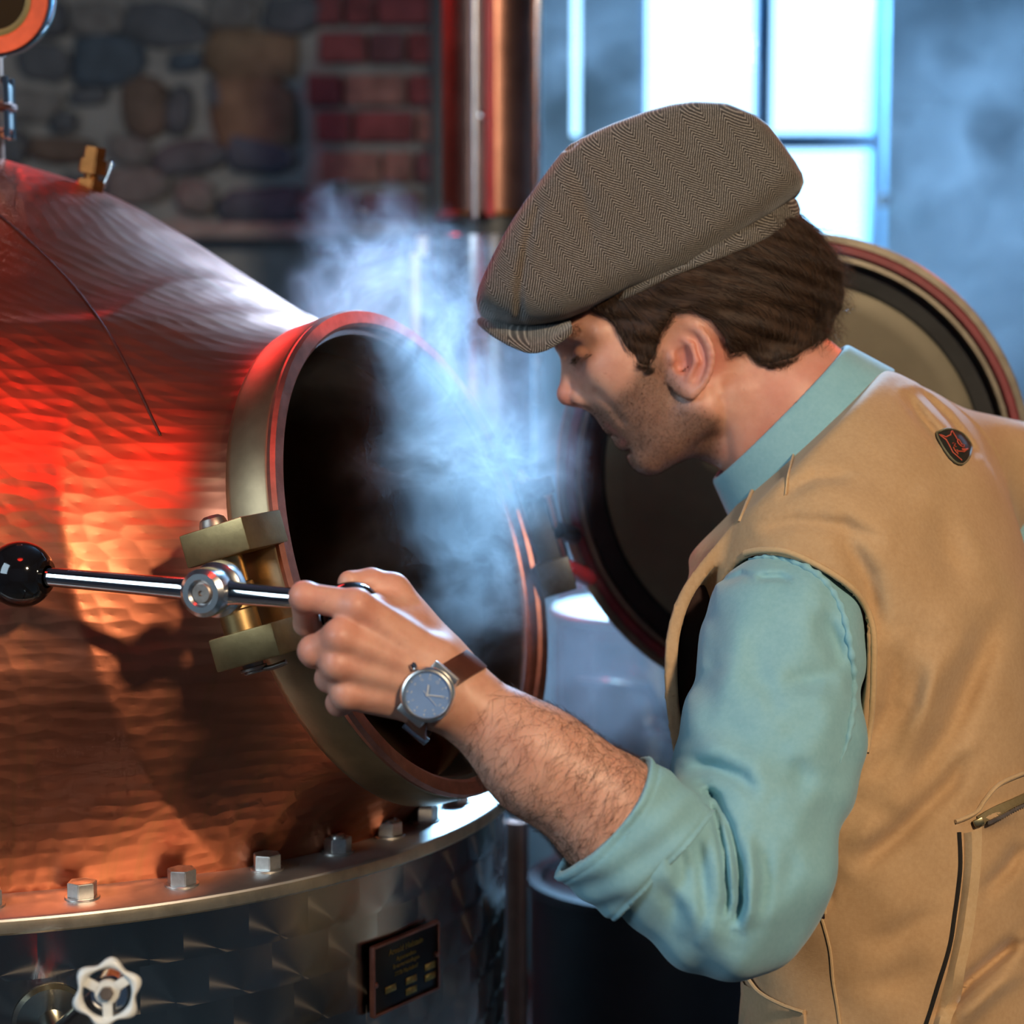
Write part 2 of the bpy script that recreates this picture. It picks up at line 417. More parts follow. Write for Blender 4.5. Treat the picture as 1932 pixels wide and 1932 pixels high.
# ================================================================== ROOM SHELL
WY = 4.70                      # back wall plane
def wallpt(px, py, y=WY):
    """point on the plane Y = y seen at pixel"""
    d = FW + (px - 966) / FPX * RT + (966 - py) / FPX * UP
    return CAM + d * (y / d[1])
M_MORTAR = simple('grey_lime_mortar', (0.25, 0.265, 0.285), 0.9, 0, 0.2, 14, 0.6, 40, 0.004)
M_PLASTER = simple('haze_blue_plaster', (0.11, 0.29, 0.42), 0.9, 0, 0.18, 5, 0.4, 20, 0.003)  # blue of the daylit haze is put into the plaster colour
M_FLOOR = simple('dark_concrete_floor', (0.10, 0.095, 0.09), 0.7, 0, 0.2, 6, 0.3, 30, 0.002)
M_CEIL = simple('dark_ceiling', (0.06, 0.06, 0.065), 0.9, 0, 0.2, 4)
M_SIDE = simple('dim_side_wall', (0.10, 0.095, 0.095), 0.9, 0, 0.2, 5, 0.4, 20, 0.003)
wx0, wx1 = wallpt(1211, 300)[0], wallpt(1673, 300)[0]
sx0, sx1 = wallpt(1076, 300)[0], wallpt(1102, 300)[0]
wz0, wz1 = 1.05, 3.35
sz0 = wallpt(1090, 262)[2]
XL, XR, YB, ZT = -2.6, 2.6, -2.6, 3.6
def slab(x0, x1, z0, z1, y0=WY, y1=WY + 0.3):
    return box_vf(np.array([(x0 + x1) / 2, (y0 + y1) / 2, (z0 + z1) / 2]), X_, Y_, Z_, (x1 - x0) / 2, (y1 - y0) / 2, (z1 - z0) / 2)
bx_brick = wallpt(826, 300)[0]
V, F = join_vf([slab(XL, bx_brick, 0, ZT)])
wall_back = mk('wall_back', V, F, M_MORTAR, None, False); tag(wall_back, 'dark rubble stone wall with brick edge behind the still', kind='structure')
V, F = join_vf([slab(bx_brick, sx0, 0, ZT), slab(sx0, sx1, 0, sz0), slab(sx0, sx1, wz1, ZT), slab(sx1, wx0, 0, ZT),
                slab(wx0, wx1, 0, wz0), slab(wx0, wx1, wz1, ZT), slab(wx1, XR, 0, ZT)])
wall_win = mk('wall_window', V, F, M_PLASTER, None, False); tag(wall_win, 'plastered wall around the bright window, daylit haze blue put into its colour', kind='structure')
def shell(name, c, s, m, label):
    o = box(name, c, s, m, None, 0.0); tag(o, label, kind='structure'); return o
shell('floor', (0, 1.05, -0.05), (5.4, 7.7, 0.1), M_FLOOR, 'dark concrete floor of the distillery')
shell('ceiling', (0, 1.05, ZT + 0.05), (5.4, 7.7, 0.1), M_CEIL, 'dark ceiling of the distillery')
shell('wall_left', (XL - 0.05, 1.05, ZT / 2), (0.1, 7.7, ZT), M_SIDE, 'dim plastered left side wall')
shell('wall_right', (XR + 0.05, 1.05, ZT / 2), (0.1, 7.7, ZT), M_SIDE, 'dim plastered right side wall')
shell('wall_rear', (0, YB - 0.05, ZT / 2), (5.4, 0.1, ZT), M_SIDE, 'dim wall behind the camera')
# window frames and panes
M_FRAME = simple('blue_painted_steel_frame', (0.055, 0.17, 0.27), 0.5, 0, 0.15, 20)
def glassm():
    t = NT('window_glass')
    t.set(Base_Color=(0.9, 0.96, 1.0), Roughness=0.0, IOR=1.45, Transmission_Weight=1.0); t.b.inputs['Alpha'].default_value = 0.12
    return t.m
M_GLASS = glassm()
def window(name, x0, x1, z0, z1, vs, hs, label, fw_=0.026):
    root = empty(name, ((x0 + x1) / 2, WY + 0.1, z0)); tag(root, label, kind='structure')
    y = WY + 0.1
    for zc in (z0 + fw_ / 2, z1 - fw_ / 2): box('frame_rail', ((x0 + x1) / 2, y, zc), (x1 - x0, 0.04, fw_), M_FRAME, root, 0.003)
    for xc in (x0 + fw_ * 0.2, x1 - fw_ * 0.2): box('frame_stile', (xc, y, (z0 + z1) / 2), (fw_ * 0.4, 0.04, z1 - z0), M_FRAME, root, 0.002)
    for xc in vs: box('mullion', (xc, y, (z0 + z1) / 2), (fw_, 0.036, z1 - z0), M_FRAME, root, 0.004)
    xs = [x0] + list(vs) + [x1]; zs = [z0] + list(hs) + [z1]
    for zc in hs: box('glazing_bar', ((x0 + x1) / 2, y, zc), (x1 - x0, 0.032, fw_), M_FRAME, root, 0.004)
    for i in range(len(xs) - 1):
        for j in range(len(zs) - 1):
            box('pane', ((xs[i] + xs[i + 1]) / 2, y + 0.006, (zs[j] + zs[j + 1]) / 2), (xs[i + 1] - xs[i], 0.004, zs[j + 1] - zs[j]), M_GLASS, root, 0.0)
    return root
vm = wallpt(1438, 300, WY + 0.1)[0]; hb = wallpt(1560, 267, WY + 0.1)[2]
window('window_1', wx0, wx1, wz0, wz1, [vm], [hb, hb - 0.42, hb + 0.42, hb + 0.84, hb + 1.26], 'bright steel framed window with small panes behind the man', 0.034)
window('window_2', sx0, sx1, sz0, wz1, [], [], 'narrow bright window slit left of the big window', 0.012)
# small catch on the window frame edge
cat_ = box('window_catch', wallpt(1668, 378, WY - 0.02), (0.026, 0.03, 0.03), M_DARKSTEEL, None, 0.006); tag(cat_, 'small dark catch on the right edge of the window', 'window catch')

# ---- stones and bricks, each a piece proud of the mortar
def stone_mat(name, col):
    return simple(name, col, 0.85, 0, 0.35, 18, 0.7, 30, 0.004)
SM = {'d': stone_mat('slate_stone', (0.085, 0.10, 0.125)), 'b': stone_mat('deep_blue_stone', (0.06, 0.09, 0.13)),
      'o': stone_mat('ochre_stone', (0.17, 0.12, 0.085)), 'g': stone_mat('grey_stone', (0.15, 0.155, 0.165)), 'w': stone_mat('brown_stone', (0.115, 0.085, 0.075))}
STONES = [  # px centre, width, height, kind
    (475, 108, 165, 105, 'o'), (480, 220, 160, 130, 'o'), (275, 205, 92, 100, 'w'), (340, 212, 50, 85, 'd'), (352, 118, 62, 34, 'b'),
    (205, 118, 140, 84, 'b'), (312, 48, 150, 76, 'd'), (172, 182, 66, 34, 'd'), (85, 120, 92, 70, 'd'), (360, 298, 120, 62, 'd'),
    (492, 292, 118, 66, 'b'), (500, 388, 170, 66, 'b'), (262, 352, 130, 60, 'g'), (120, 284, 120, 50, 'w'), (436, 22, 96, 60, 'g'),
    (555, 30, 110, 62, 'd'), (180, 38, 96, 60, 'g'), (90, 36, 70, 74, 'd'), (250, 285, 80, 52, 'g'), (60, 200, 110, 60, 'g'),
    (372, 372, 74, 60, 'g'), (20, 280, 70, 60, 'd'), (160, 350, 80, 50, 'd'), (30, 350, 120, 50, 'g'), (410, 180, 26, 60, 'd'),
    (400, -40, 160, 50, 'd'), (240, -40, 140, 50, 'w'), (80, -40, 140, 50, 'd'), (540, -40, 110, 50, 'g'), (125, 232, 46, 40, 'd'), (545, 300, 36, 40, 'g')]
for px, py, w, h, k in STONES:
    c = wallpt(px, py); s = 870.0; n = 11
    w_, h_ = w / FPX * WY / 2 * 1.18, h / FPX * WY / 2 * 1.22
    ph = random.random() * 6; ring = []
    for i in range(n):
        a = 2 * math.pi * i / n; q = (abs(math.cos(a)) ** 4.5 + abs(math.sin(a)) ** 4.5) ** (-1 / 4.5)
        q *= 0.90 + 0.08 * math.sin(2 * a + ph) + random.uniform(-0.09, 0.07)
        ring.append((math.cos(a) * w_ * q, math.sin(a) * h_ * q))
    V = []; th = random.uniform(0.022, 0.045)
    for sc, dy in ((1.0, 0.02), (1.0, -th * 0.45), (0.9, -th * 0.85), (0.55, -th)):
        for x, z in ring: V.append((c[0] + x * sc, WY + dy + random.uniform(-0.003, 0.003), c[2] + z * sc))
    V.append((c[0], WY - th * 1.04, c[2])); F = []
    for k2 in range(3):
        for i in range(n): F.append((k2 * n + i, k2 * n + (i + 1) % n, (k2 + 1) * n + (i + 1) % n, (k2 + 1) * n + i))
    for i in range(n): F.append((3 * n + i, 3 * n + (i + 1) % n, 4 * n))
    mk('stone', V, F, SM[k], wall_back, True, 60)
BM = [simple('dark_red_brick', (0.155, 0.045, 0.055), 0.85, 0, 0.35, 26, 0.6, 60, 0.002), simple('purple_brick', (0.105, 0.05, 0.065), 0.85, 0, 0.35, 26, 0.6, 60, 0.002),
      simple('worn_pink_brick', (0.22, 0.13, 0.12), 0.85, 0, 0.4, 22, 0.6, 60, 0.002)]
bmesh_cache = {}
for r, py in enumerate((20, 92, 172, 240, 316, 394, 462)):
    x = 590 + (0, 10, -12, 5, 14, -28, 0)[r]
    while x < 815:
        w = random.choice((72, 95, 118, 60)); w = min(w, 822 - x)
        if w < 26: break
        c = wallpt(x + w / 2, py); hw, hh = (w - 9) / FPX * WY, 56 / FPX * WY
        o = box('brick', (c[0], WY - 0.008, c[2]), (hw, 0.05, hh), random.choice(BM), wall_back, 0.006)
        x += w
# ledge under the stones
c0, c1 = wallpt(200, 438), wallpt(655, 438)
led = box('stone_ledge', ((c0[0] + c1[0]) / 2, WY - 0.05, c0[2]), (c1[0] - c0[0] + 0.3, 0.16, 0.034), simple('grey_ledge_stone', (0.21, 0.22, 0.22), 0.8, 0, 0.2, 20, 0.3, 60, 0.002), wall_back, 0.006)
# ================================================================== THE COPPER STILL
TC = np.array([-0.5412, 2.1604]); TR = 0.55; ZF = CAMZ - 0.4934     # axis, flange radius, flange top
still = empty('copper_pot_still', (TC[0], TC[1], 0.0), 'hammered copper pot still on a stainless jacket, its manway standing open', 'still')
MC = W(799.4, 1035.8, 1.9); MAZ, MEL = math.radians(-25.8), math.radians(17.5); MR = 0.2245
MN = np.array([math.cos(MEL) * math.cos(MAZ), math.cos(MEL) * math.sin(MAZ), math.sin(MEL)])
MA, MB_, _ = frame(MN)
# pot profile (radius, height) read off the dome's outline
prof = []
for px, py in ((2, 300), (80, 322), (160, 348), (240, 383), (320, 428), (400, 478), (480, 530), (560, 582), (612, 612)):
    d = FW + (px - 966) / FPX * RT + (966 - py) / FPX * UP
    t = ((TC[0] - CAM[0]) * d[0] + (TC[1] - CAM[1]) * d[1]) / (d[0] ** 2 + d[1] ** 2)
    p = CAM + t * d; prof.append((math.hypot(p[0] - TC[0], p[1] - TC[1]), p[2]))
zt = prof[0][1]; rl, zl = prof[-1]
pp = [(0.0, zt + 0.004)] + prof + [(rl + 0.045, zl - 0.05), (rl + 0.085, zl - 0.11), (0.463, zl - 0.18), (0.478, zl - 0.26), (0.482, (zl + ZF) / 2 - 0.06), (0.480, ZF + 0.06), (0.478, ZF - 0.002)]
pp = spline([(r, z) for r, z in pp], 70); pp[:, 0] = np.maximum(pp[:, 0], 0)
PROF = np.vstack([pp, [(0, ZF - 0.002)]])
def neck_co(P):
    q = P - MC; s = q @ MN; r = np.sqrt(np.maximum((q ** 2).sum(1) - s * s, 0)); return s, r
def pot_solid(P):
    r = np.hypot(P[:, 0] - TC[0], P[:, 1] - TC[1])
    return poly2(r, P[:, 2], PROF)
def pot_sdf(P):
    d = pot_solid(P)
    s, r = neck_co(P)
    flare = 0.211 + 0.05 * np.clip((-s - 0.05) / 0.12, 0, 1) ** 2
    nk = np.maximum(r - flare, np.maximum(s + 0.012, -0.34 - s))
    return smin(d, nk, 0.075)
def uvmap(o, P):
    me = o.data; uvl = me.uv_layers.new(name='UVMap')
    ang = np.arctan2(P[:, 1] - TC[1], P[:, 0] - TC[0] - 0) ; ang = np.where(ang > 1.8, ang - 2 * np.pi, ang)
    s, r = neck_co(P); rr = np.hypot(P[:, 0] - TC[0], P[:, 1] - TC[1])
    u = ang * np.maximum(rr, 0.22); v = np.where(rr > 0.3, P[:, 2], P[:, 2] - (0.3 - rr))
    li = np.zeros(len(me.loops), np.int32); me.loops.foreach_get('vertex_index', li)
    uvl.data.foreach_set('uv', np.stack([u, v], 1)[li].astype(np.float32).ravel())
V, Q = sdf_mesh(pot_sdf, (TC[0] - 0.52, TC[1] - 0.58, ZF - 0.01), (TC[0] + 0.56, TC[1] + 0.52, zt + 0.02), 0.0048, newton=2)
def cut(V, Q, smax_, rmax):
    c = V[Q].mean(1); s, r = neck_co(c); keep = ~((s > smax_) & (r < rmax) & (r > -1))
    Q = Q[keep & (c[:, 2] > ZF - 0.0015)]
    used = np.unique(Q); mp = np.zeros(len(V), int); mp[used] = np.arange(len(used)); return V[used], mp[Q]
V1, Q1 = cut(V, Q, -0.022, 0.30)
pot = fast_mesh('pot_body', V1, Q1, M_COPPER, still); uvmap(pot, V1); pot['label'] = 'hammered copper dome and neck'
V, Q = sdf_mesh(lambda P: pot_sdf(P) + 0.007, (TC[0] - 0.52, TC[1] - 0.58, ZF - 0.01), (TC[0] + 0.56, TC[1] + 0.52, zt + 0.02), 0.0095, newton=2)
V1, Q1 = cut(V, Q, -0.035, 0.30)
pin_ = fast_mesh('pot_inside', V1, Q1, M_COPIN, still)
# weld seam on the dome
sp = hit(pot_sdf, spline([(-20, 392), (0, 408), (60, 460), (130, 530), (200, 622), (250, 712), (285, 785), (303, 822)], 46), 1.3, 2.6, 0.0002)
tube('weld_seam', sp, 0.0014, simple('dark_weld', (0.10, 0.025, 0.015), 0.5, 0.8), still, 6)
# manway ring
ri, ro, bw = 0.2085, MR, 0.052
lathe('manway_ring', [(ri, -bw), (ro - 0.004, -bw), (ro - 0.001, -bw + 0.003), (ro, -bw + 0.008), (ro, -0.010), (ro - 0.001, -0.008)], MC, MN, M_RINGBRASS, still, 128)
lathe('manway_lip', [(ro - 0.001, -0.008), (ro, -0.004), (ro - 0.002, 0.0), (ri + 0.003, 0.0), (ri, -0.003), (ri, -bw)], MC, MN, M_LIP, still, 128)
lathe('gasket_seat', [(ri, -0.012), (ri - 0.004, -0.013), (ri - 0.006, -0.018), (ri - 0.006, -0.06), (ri, -0.062)], MC, MN, simple('seat_steel', (0.45, 0.42, 0.40), 0.25, 1.0), still, 128)
# clamp lugs on the ring, on the side facing the camera
best = min(range(720), key=lambda i: abs(pix((MC + MR * (math.cos(i * math.pi / 360) * MA + math.sin(i * math.pi / 360) * MB_))[None])[1][0] - 1098) + (1e4 if pix((MC + MR * (math.cos(i * math.pi / 360) * MA + math.sin(i * math.pi / 360) * MB_))[None])[0][0] > 800 else 0))
th = best * math.pi / 360
ER = math.cos(th) * MA + math.sin(th) * MB_; ET = np.cross(MN, ER)
if ET[2] < 0: ET = -ET
LB = MC + MR * ER - 0.026 * MN
for k, (t, lab) in enumerate(((0.046, 'upper brass clamp lug'), (-0.040, 'lower brass clamp lug'))):
    lug = box('clamp_lug', LB + 0.018 * ER + t * ET - 0.004 * MN, (0.058, 0.062, 0.027), M_BRASS, still, 0.002, (ER, MN, ET)); lug['label'] = lab
base = LB + 0.026 * ER - 0.014 * MN
cyl('hinge_pin', base - 0.062 * ET, base + 0.066 * ET, 0.0085, M_STEELDULL, still, 20)
cyl('pin_sleeve', base + 0.010 * ET, base + 0.033 * ET, 0.0155, simple('bright_brass_sleeve', (0.62, 0.42, 0.17), 0.3, 1.0, 0.25, 40), still, 24)
cyl('pin_sleeve', base - 0.028 * ET, base - 0.009 * ET, 0.0155, M_BRASS, still, 24)
lathe('pin_head', [(0, 0.007), (0.006, 0.0065), (0.010, 0.004), (0.0115, 0.0), (0.0115, -0.004)], base + 0.062 * ET, ET, M_STEELDULL, still, 20)
tube('split_pin', [base - 0.060 * ET + 0.004 * MN, base - 0.061 * ET + 0.018 * MN, base - 0.060 * ET + 0.030 * MN - 0.002 * ER], 0.0022, M_STEELDULL, still, 8)
lathe('pin_washer', disc_prof(0.004, 0.011, -0.0595, -0.0565, 0.0005), base, ET, M_STEELDULL, still, 20)
# swing bolt with its two armed ball handle
HD = 1.600
HF = W(378, 1120, HD); HAx = np.array([-0.33, -0.94, 0.02]); HAx /= np.linalg.norm(HAx)
HBx = np.cross([0, 0, 1.0], HAx); HBx /= np.linalg.norm(HBx)
if HBx[0] < 0: HBx = -HBx
HBx = HBx + np.array([0, 0, -0.032]); HBx /= np.linalg.norm(HBx)
hub = lathe('clamp_hub', [(0.0, -0.004), (0.0085, -0.004), (0.0085, -0.0015), (0.0105, 0.0), (0.0150, 0.0), (0.0185, -0.003), (0.0190, -0.008), (0.0185, -0.019), (0.0182, -0.021), (0.0195, -0.023),
      (0.0215, -0.025), (0.0220, -0.034), (0.0205, -0.037), (0.0, -0.037)], HF, HAx, M_SATIN, still, 48)
lathe('bolt_end', [(0, -0.0022), (0.0015, -0.0022), (0.0022, -0.0005), (0.0072, -0.0005), (0.0082, -0.0016), (0.0084, -0.006)], HF, HAx, M_STEELDULL, hub, 24)
cyl('swing_bolt', HF - 0.036 * HAx, base, 0.0095, M_STEELDULL, hub, 20)
cyl('bolt_eye', base - 0.010 * ET, base + 0.011 * ET, 0.0185, M_BRASS, hub, 24)
HM = HF - 0.017 * HAx
def arm(s, L):
    a = HM + s * 0.016 * HBx; b = HM + s * L * HBx
    V, F = lathe_vf([(0.0098, 0), (0.0092, 0.004), (0.0086, 0.010), (0.0080, 0.04), (0.0074, np.linalg.norm(b - a))], a, b - a, 28)
    mk('handle_arm', V, F, M_CHROME, hub, True, 40)
    return b
ball_prof = lambda R: [(0.0, -R * 0.98)] + [(R * math.sin(t) ** 0.9, -R * math.cos(t)) for t in np.linspace(0.25, 2.62, 22)] + [(0.0135, R * 0.90), (0.009, R * 0.93)]
kb = arm(-1, 0.145); KL = kb - HBx * 0.022
lathe('ball_knob', ball_prof(0.0262), KL, HBx, M_BLACKBALL, hub, 40)
kb = arm(1, 0.098); KR = kb + HBx * 0.019 - Z_ * 0.0065 + Y_ * 0.004
lathe('ball_knob', ball_prof(0.0225), KR, -HBx, M_BLACKBALL, hub, 40)
# lid, swung open on the far side
lid = empty('manway_lid', W(1500, 890, 2.2) - parent_loc(still)); lid.parent = still
LC = W(1500, 890, 2.2); LAZ, LEL = math.radians(-89.5), math.radians(0.5); LR = 0.2476
LN = np.array([math.cos(LEL) * math.cos(LAZ), math.cos(LEL) * math.sin(LAZ), math.sin(LEL)])
R_ = LR
lathe('rim', [(0.0, -0.035), (0.7 * R_, -0.034), (0.97 * R_, -0.026), (0.995 * R_, -0.020), (R_, -0.014), (R_, -0.003), (0.995 * R_, 0.0), (0.966 * R_, 0.0), (0.962 * R_, -0.004)], LC, LN, M_LIDRIM, lid, 128)
lathe('gasket', [(0.966 * R_, -0.006), (0.962 * R_, 0.001), (0.955 * R_, 0.003), (0.93 * R_, 0.003), (0.922 * R_, 0.0), (0.918 * R_, -0.006)], LC, LN, M_GASKET, lid, 128)
lathe('inner_rim', [(0.922 * R_, -0.005), (0.917 * R_, 0.0), (0.897 * R_, 0.0), (0.892 * R_, -0.004), (0.890 * R_, -0.012)], LC, LN, M_LIDRIM, lid, 128)
lathe('groove', [(0.894 * R_, -0.006), (0.886 * R_, -0.015), (0.81 * R_, -0.017), (0.79 * R_, -0.013)], LC, LN, M_GROOVE, lid, 128)
lathe('plate', [(0.795 * R_, -0.018), (0.792 * R_, -0.006), (0.785 * R_, -0.005), (0.70 * R_, -0.006), (0.45 * R_, -0.008), (0.2 * R_, -0.009), (0.0, -0.0095)], LC, LN, M_LIDPLATE, lid, 96)
# hinge between ring and lid
HP = [W(1000, 925, 2.085), W(1048, 1090, 2.085)]
hd = HP[1] - HP[0]; hl = np.linalg.norm(hd); hdn = hd / hl; hs = np.cross(hdn, FW); hs /= np.linalg.norm(hs)
box('hinge_strap', (HP[0] + HP[1]) / 2 + hs * 0.0, (0.022, 0.014, hl + 0.02), M_DARKSTEEL, still, 0.002, (hs, np.cross(hs, hdn), hdn))
box('hinge_block', W(1012, 922, 2.08), (0.034, 0.03, 0.018), M_DARKSTEEL, still, 0.002, (hs, np.cross(hs, hdn), hdn))
box('hinge_block', W(1048, 1088, 2.08), (0.034, 0.03, 0.034), M_DARKSTEEL, still, 0.002, (hs, np.cross(hs, hdn), hdn))
cyl('hinge_rod', W(1030, 935, 2.11), W(1075, 1105, 2.13), 0.007, M_CHROME, still, 16)
cyl('hinge_arm', W(1050, 1000, 2.11), W(1082, 1010, 2.19), 0.009, M_DARKSTEEL, still, 16)
cyl('hinge_arm', W(1066, 1070, 2.11), W(1110, 1090, 2.19), 0.009, M_REDLIT, still, 16)  # red reflection on the hinge given as base colour
for q in ((984, 897), (992, 908)): lathe('hinge_nut', [(0, 0.006), (0.004, 0.005), (0.0055, 0.0), (0.005, -0.006)], W(q[0], q[1], 2.08), UP, M_CHROME, still, 12)
# flange with bolts
IR = 0.872 * TR
lathe('flange', [(IR - 0.02, -0.002), (IR, 0.0), (TR - 0.0025, 0.0), (TR - 0.0007, -0.0012), (TR, -0.003)], (TC[0], TC[1], ZF), Z_, M_FLANGE, still, 160)
lathe('flange_edge', [(TR, -0.003), (TR + 0.0004, -0.006), (TR, -0.0125), (TR - 0.002, -0.0145), (TR - 0.03, -0.0145)], (TC[0], TC[1], ZF), Z_, M_FLEDGE, still, 160)
angs = []
for px, py in ((160, 1700), (348, 1672), (510, 1642), (640, 1608), (743, 1578), (815, 1550)):
    d = FW + (px - 966) / FPX * RT + (966 - py) / FPX * UP; t = (ZF - CAMZ) / d[2]; p = CAM + t * d
    angs.append(math.atan2(p[1] - TC[1], p[0] - TC[0]))
da = (angs[-1] - angs[0]) / 5
for i in range(-3, 8):
    a = angs[i] if 0 <= i < 6 else (angs[0] + i * da if i < 0 else angs[5] + (i - 5) * da)
    p = np.array([TC[0] + 0.511 * math.cos(a), TC[1] + 0.511 * math.sin(a), ZF]); rot = random.uniform(0, 1.0)
    hexa = [(0.0125 * math.cos(rot + k * math.pi / 3), 0.0125 * math.sin(rot + k * math.pi / 3)) for k in range(6)]
    b = prism('hex_bolt', hexa, p + Z_ * 0.0075, X_, Y_, Z_, 0.0125, M_BOLT, still, 0.0006)
    lathe('washer', disc_prof(0.006, 0.0145, 0.0, 0.0016, 0.0004), p, Z_, M_BOLT, b, 24)
    lathe('bolt_tip', [(0, 0.0165), (0.0055, 0.0165), (0.0068, 0.0150), (0.0068, 0.0130)] if i in (3, 4, 5, 6) else [(0, 0.0143), (0.007, 0.0142), (0.0095, 0.0136)], p, Z_, M_BOLT, b, 20)
# stainless jacket
JR = TR - 0.016
V, F = lathe_vf([(JR, -0.0145), (JR, -0.05), (JR, -0.2), (JR, -0.4), (JR, -0.75), (JR - 0.02, -0.77), (0, -0.77)], (TC[0], TC[1], ZF), Z_, 160)
jk = mk('jacket', V, F, M_JACKET, still, True, 35)
me = jk.data; uvl = me.uv_layers.new(name='UVMap')
for poly in me.polygons:
    an = []
    for li in poly.loop_indices:
        co = np.array(me.vertices[me.loops[li].vertex_index].co); an.append(math.atan2(co[1], co[0]))
    w = max(an) - min(an) > 3
    for li, a in zip(poly.loop_indices, an):
        z = me.vertices[me.loops[li].vertex_index].co.z
        uvl.data[li].uv = ((a + (2 * math.pi if w and a < 0 else 0)) * JR, z)
for k in range(3):
    a = 0.6 + k * 2 * math.pi / 3; cyl('support_leg', (TC[0] + 0.4 * math.cos(a), TC[1] + 0.4 * math.sin(a), 0), (TC[0] + 0.4 * math.cos(a), TC[1] + 0.4 * math.sin(a), ZF - 0.76), 0.03, M_FLANGE, still, 16)
# riser pipe, its clamp and the sight glass at the top
ax0 = np.array([TC[0], TC[1], zt])
cyl('riser_pipe', ax0 - Z_ * 0.01, ax0 + Z_ * 0.30, 0.030, M_COPNECK, still, 40)
zc = W(-36, 208, 2.16)[2]
for dz in (0.0135, -0.0135):
    lathe('clamp_disc', disc_prof(0.028, 0.0385, zc + dz - 0.0098 - zt, zc + dz + 0.0098 - zt, 0.002), ax0, Z_, M_BOLT, still, 48)
lathe('clamp_gasket', disc_prof(0.028, 0.043, zc - 0.0032 - zt, zc + 0.0032 - zt, 0.001), ax0, Z_, M_LIP, still, 48)
for k in range(8):
    a = -1.15 + k * math.pi / 4; p = np.array([TC[0] + 0.0375 * math.cos(a), TC[1] + 0.0375 * math.sin(a), zc])
    cyl('clamp_bolt', p - Z_ * 0.031, p + Z_ * 0.030, 0.0042, M_CHROME, still, 10)
SG = W(-14, -6, 2.02); SN = np.array([-0.02, -0.99, -0.1])
lathe('sight_glass_flange', [(0.036, -0.01), (0.036, 0.0), (0.0385, 0.002), (0.0525, 0.002), (0.0535, 0.0), (0.0535, -0.012)], SG, SN, simple('red_lamplit_copper', (0.80, 0.13, 0.04), 0.45, 0.25, 0.2, 40), still, 64)  # copper flange with the red lamp's glow put into its colour
lathe('sight_glass_edge', [(0.0535, 0.0005), (0.0555, 0.0), (0.0562, -0.003), (0.0562, -0.02), (0.03, -0.02)], SG, SN, M_CHROME, still, 64)
lathe('sight_glass_gasket', [(0.037, 0.001), (0.034, 0.002), (0.031, 0.0), (0.030, -0.006)], SG, SN, simple('olive_gasket', (0.20, 0.17, 0.06), 0.5), still, 48)
lathe('sight_glass_pane', [(0.031, -0.004), (0.0, -0.004)], SG, SN, simple('dark_sight_pane', (0.03, 0.02, 0.008), 0.05, 0, 0.1, 10, Coat_Weight=0.6), still, 48)
cyl('sight_glass_tube', SG - SN * 0.018, np.array([TC[0], TC[1], SG[2] - 0.01]), 0.042, M_COPNECK, still, 40)
# small bronze safety valve on the dome
fb = hit(pot_sdf, [(170, 352)], 1.3, 2.8)[0]; fu = np.array([0.16, 0.0, 0.985]); fu /= np.linalg.norm(fu)
sv = empty('safety_valve', fb - parent_loc(still)); sv.parent = still
def hexp(r): return [(r * math.cos(k * math.pi / 3 + 0.3), r * math.sin(k * math.pi / 3 + 0.3)) for k in range(6)]
fa, fb2, _ = frame(fu)
prism('valve_base', hexp(0.0145), fb + fu * 0.001, fa, fb2, fu, 0.012, M_BRONZE, sv, 0.001)
cyl('valve_stem', fb, fb + fu * 0.03, 0.0075, M_BRONZE, sv, 16)
prism('valve_body', hexp(0.0150), fb + fu * 0.020, fa, fb2, fu, 0.015, M_BRONZE, sv, 0.0012)
prism('valve_cap', hexp(0.0115), fb + fu * 0.0335, fa, fb2, fu, 0.012, M_BRONZE, sv, 0.001)
tube('pull_ring', spline([fb + fu * 0.026 + X_ * 0.016, fb + fu * 0.021 + X_ * 0.019, fb + fu * 0.012 + X_ * 0.017, fb + X_ * 0.013 - fu * 0.002], 12), 0.0021, M_CHROME, sv, 8)
# maker's plate on the jacket
def jpt(px, py, off=0.0):
    d = FW + (px - 966) / FPX * RT + (966 - py) / FPX * UP; r = JR + off
    ox, oy = CAM[0] - TC[0], CAM[1] - TC[1]
    a = d[0] ** 2 + d[1] ** 2; b = 2 * (ox * d[0] + oy * d[1]); c = ox * ox + oy * oy - r * r
    t = (-b - math.sqrt(max(b * b - 4 * a * c, 0))) / (2 * a); return CAM + t * d
pl = jpt(690, 1845); pr = jpt(812, 1806)
a0_ = math.atan2(pl[1] - TC[1], pl[0] - TC[0]); a1_ = math.atan2(pr[1] - TC[1], pr[0] - TC[0])
zp1 = (jpt(690, 1782)[2] + jpt(812, 1740)[2]) / 2; zp0 = (jpt(690, 1907)[2] + jpt(812, 1868)[2]) / 2
pc = np.array([TC[0] + JR * math.cos((a0_ + a1_) / 2), TC[1] + JR * math.sin((a0_ + a1_) / 2), (zp0 + zp1) / 2])
pn = np.array([math.cos((a0_ + a1_) / 2), math.sin((a0_ + a1_) / 2), 0]); pt = np.array([-pn[1], pn[0], 0])
if pt[0] < 0: pt = -pt
pw = np.linalg.norm((pr - pl)[:2]); phh = zp1 - zp0
plate = empty('maker_plate', pc - parent_loc(still)); plate.parent = still
box('plate_back', pc + pn * 0.004, (pw, 0.004, phh), simple('black_plate_enamel', (0.012, 0.009, 0.006), 0.3, 0.2), plate, 0.0008, (pt, pn, Z_))
M_GOLD = simple('gold_plate_print', (0.60, 0.36, 0.10), 0.3, 1.0, 0.3, 200)
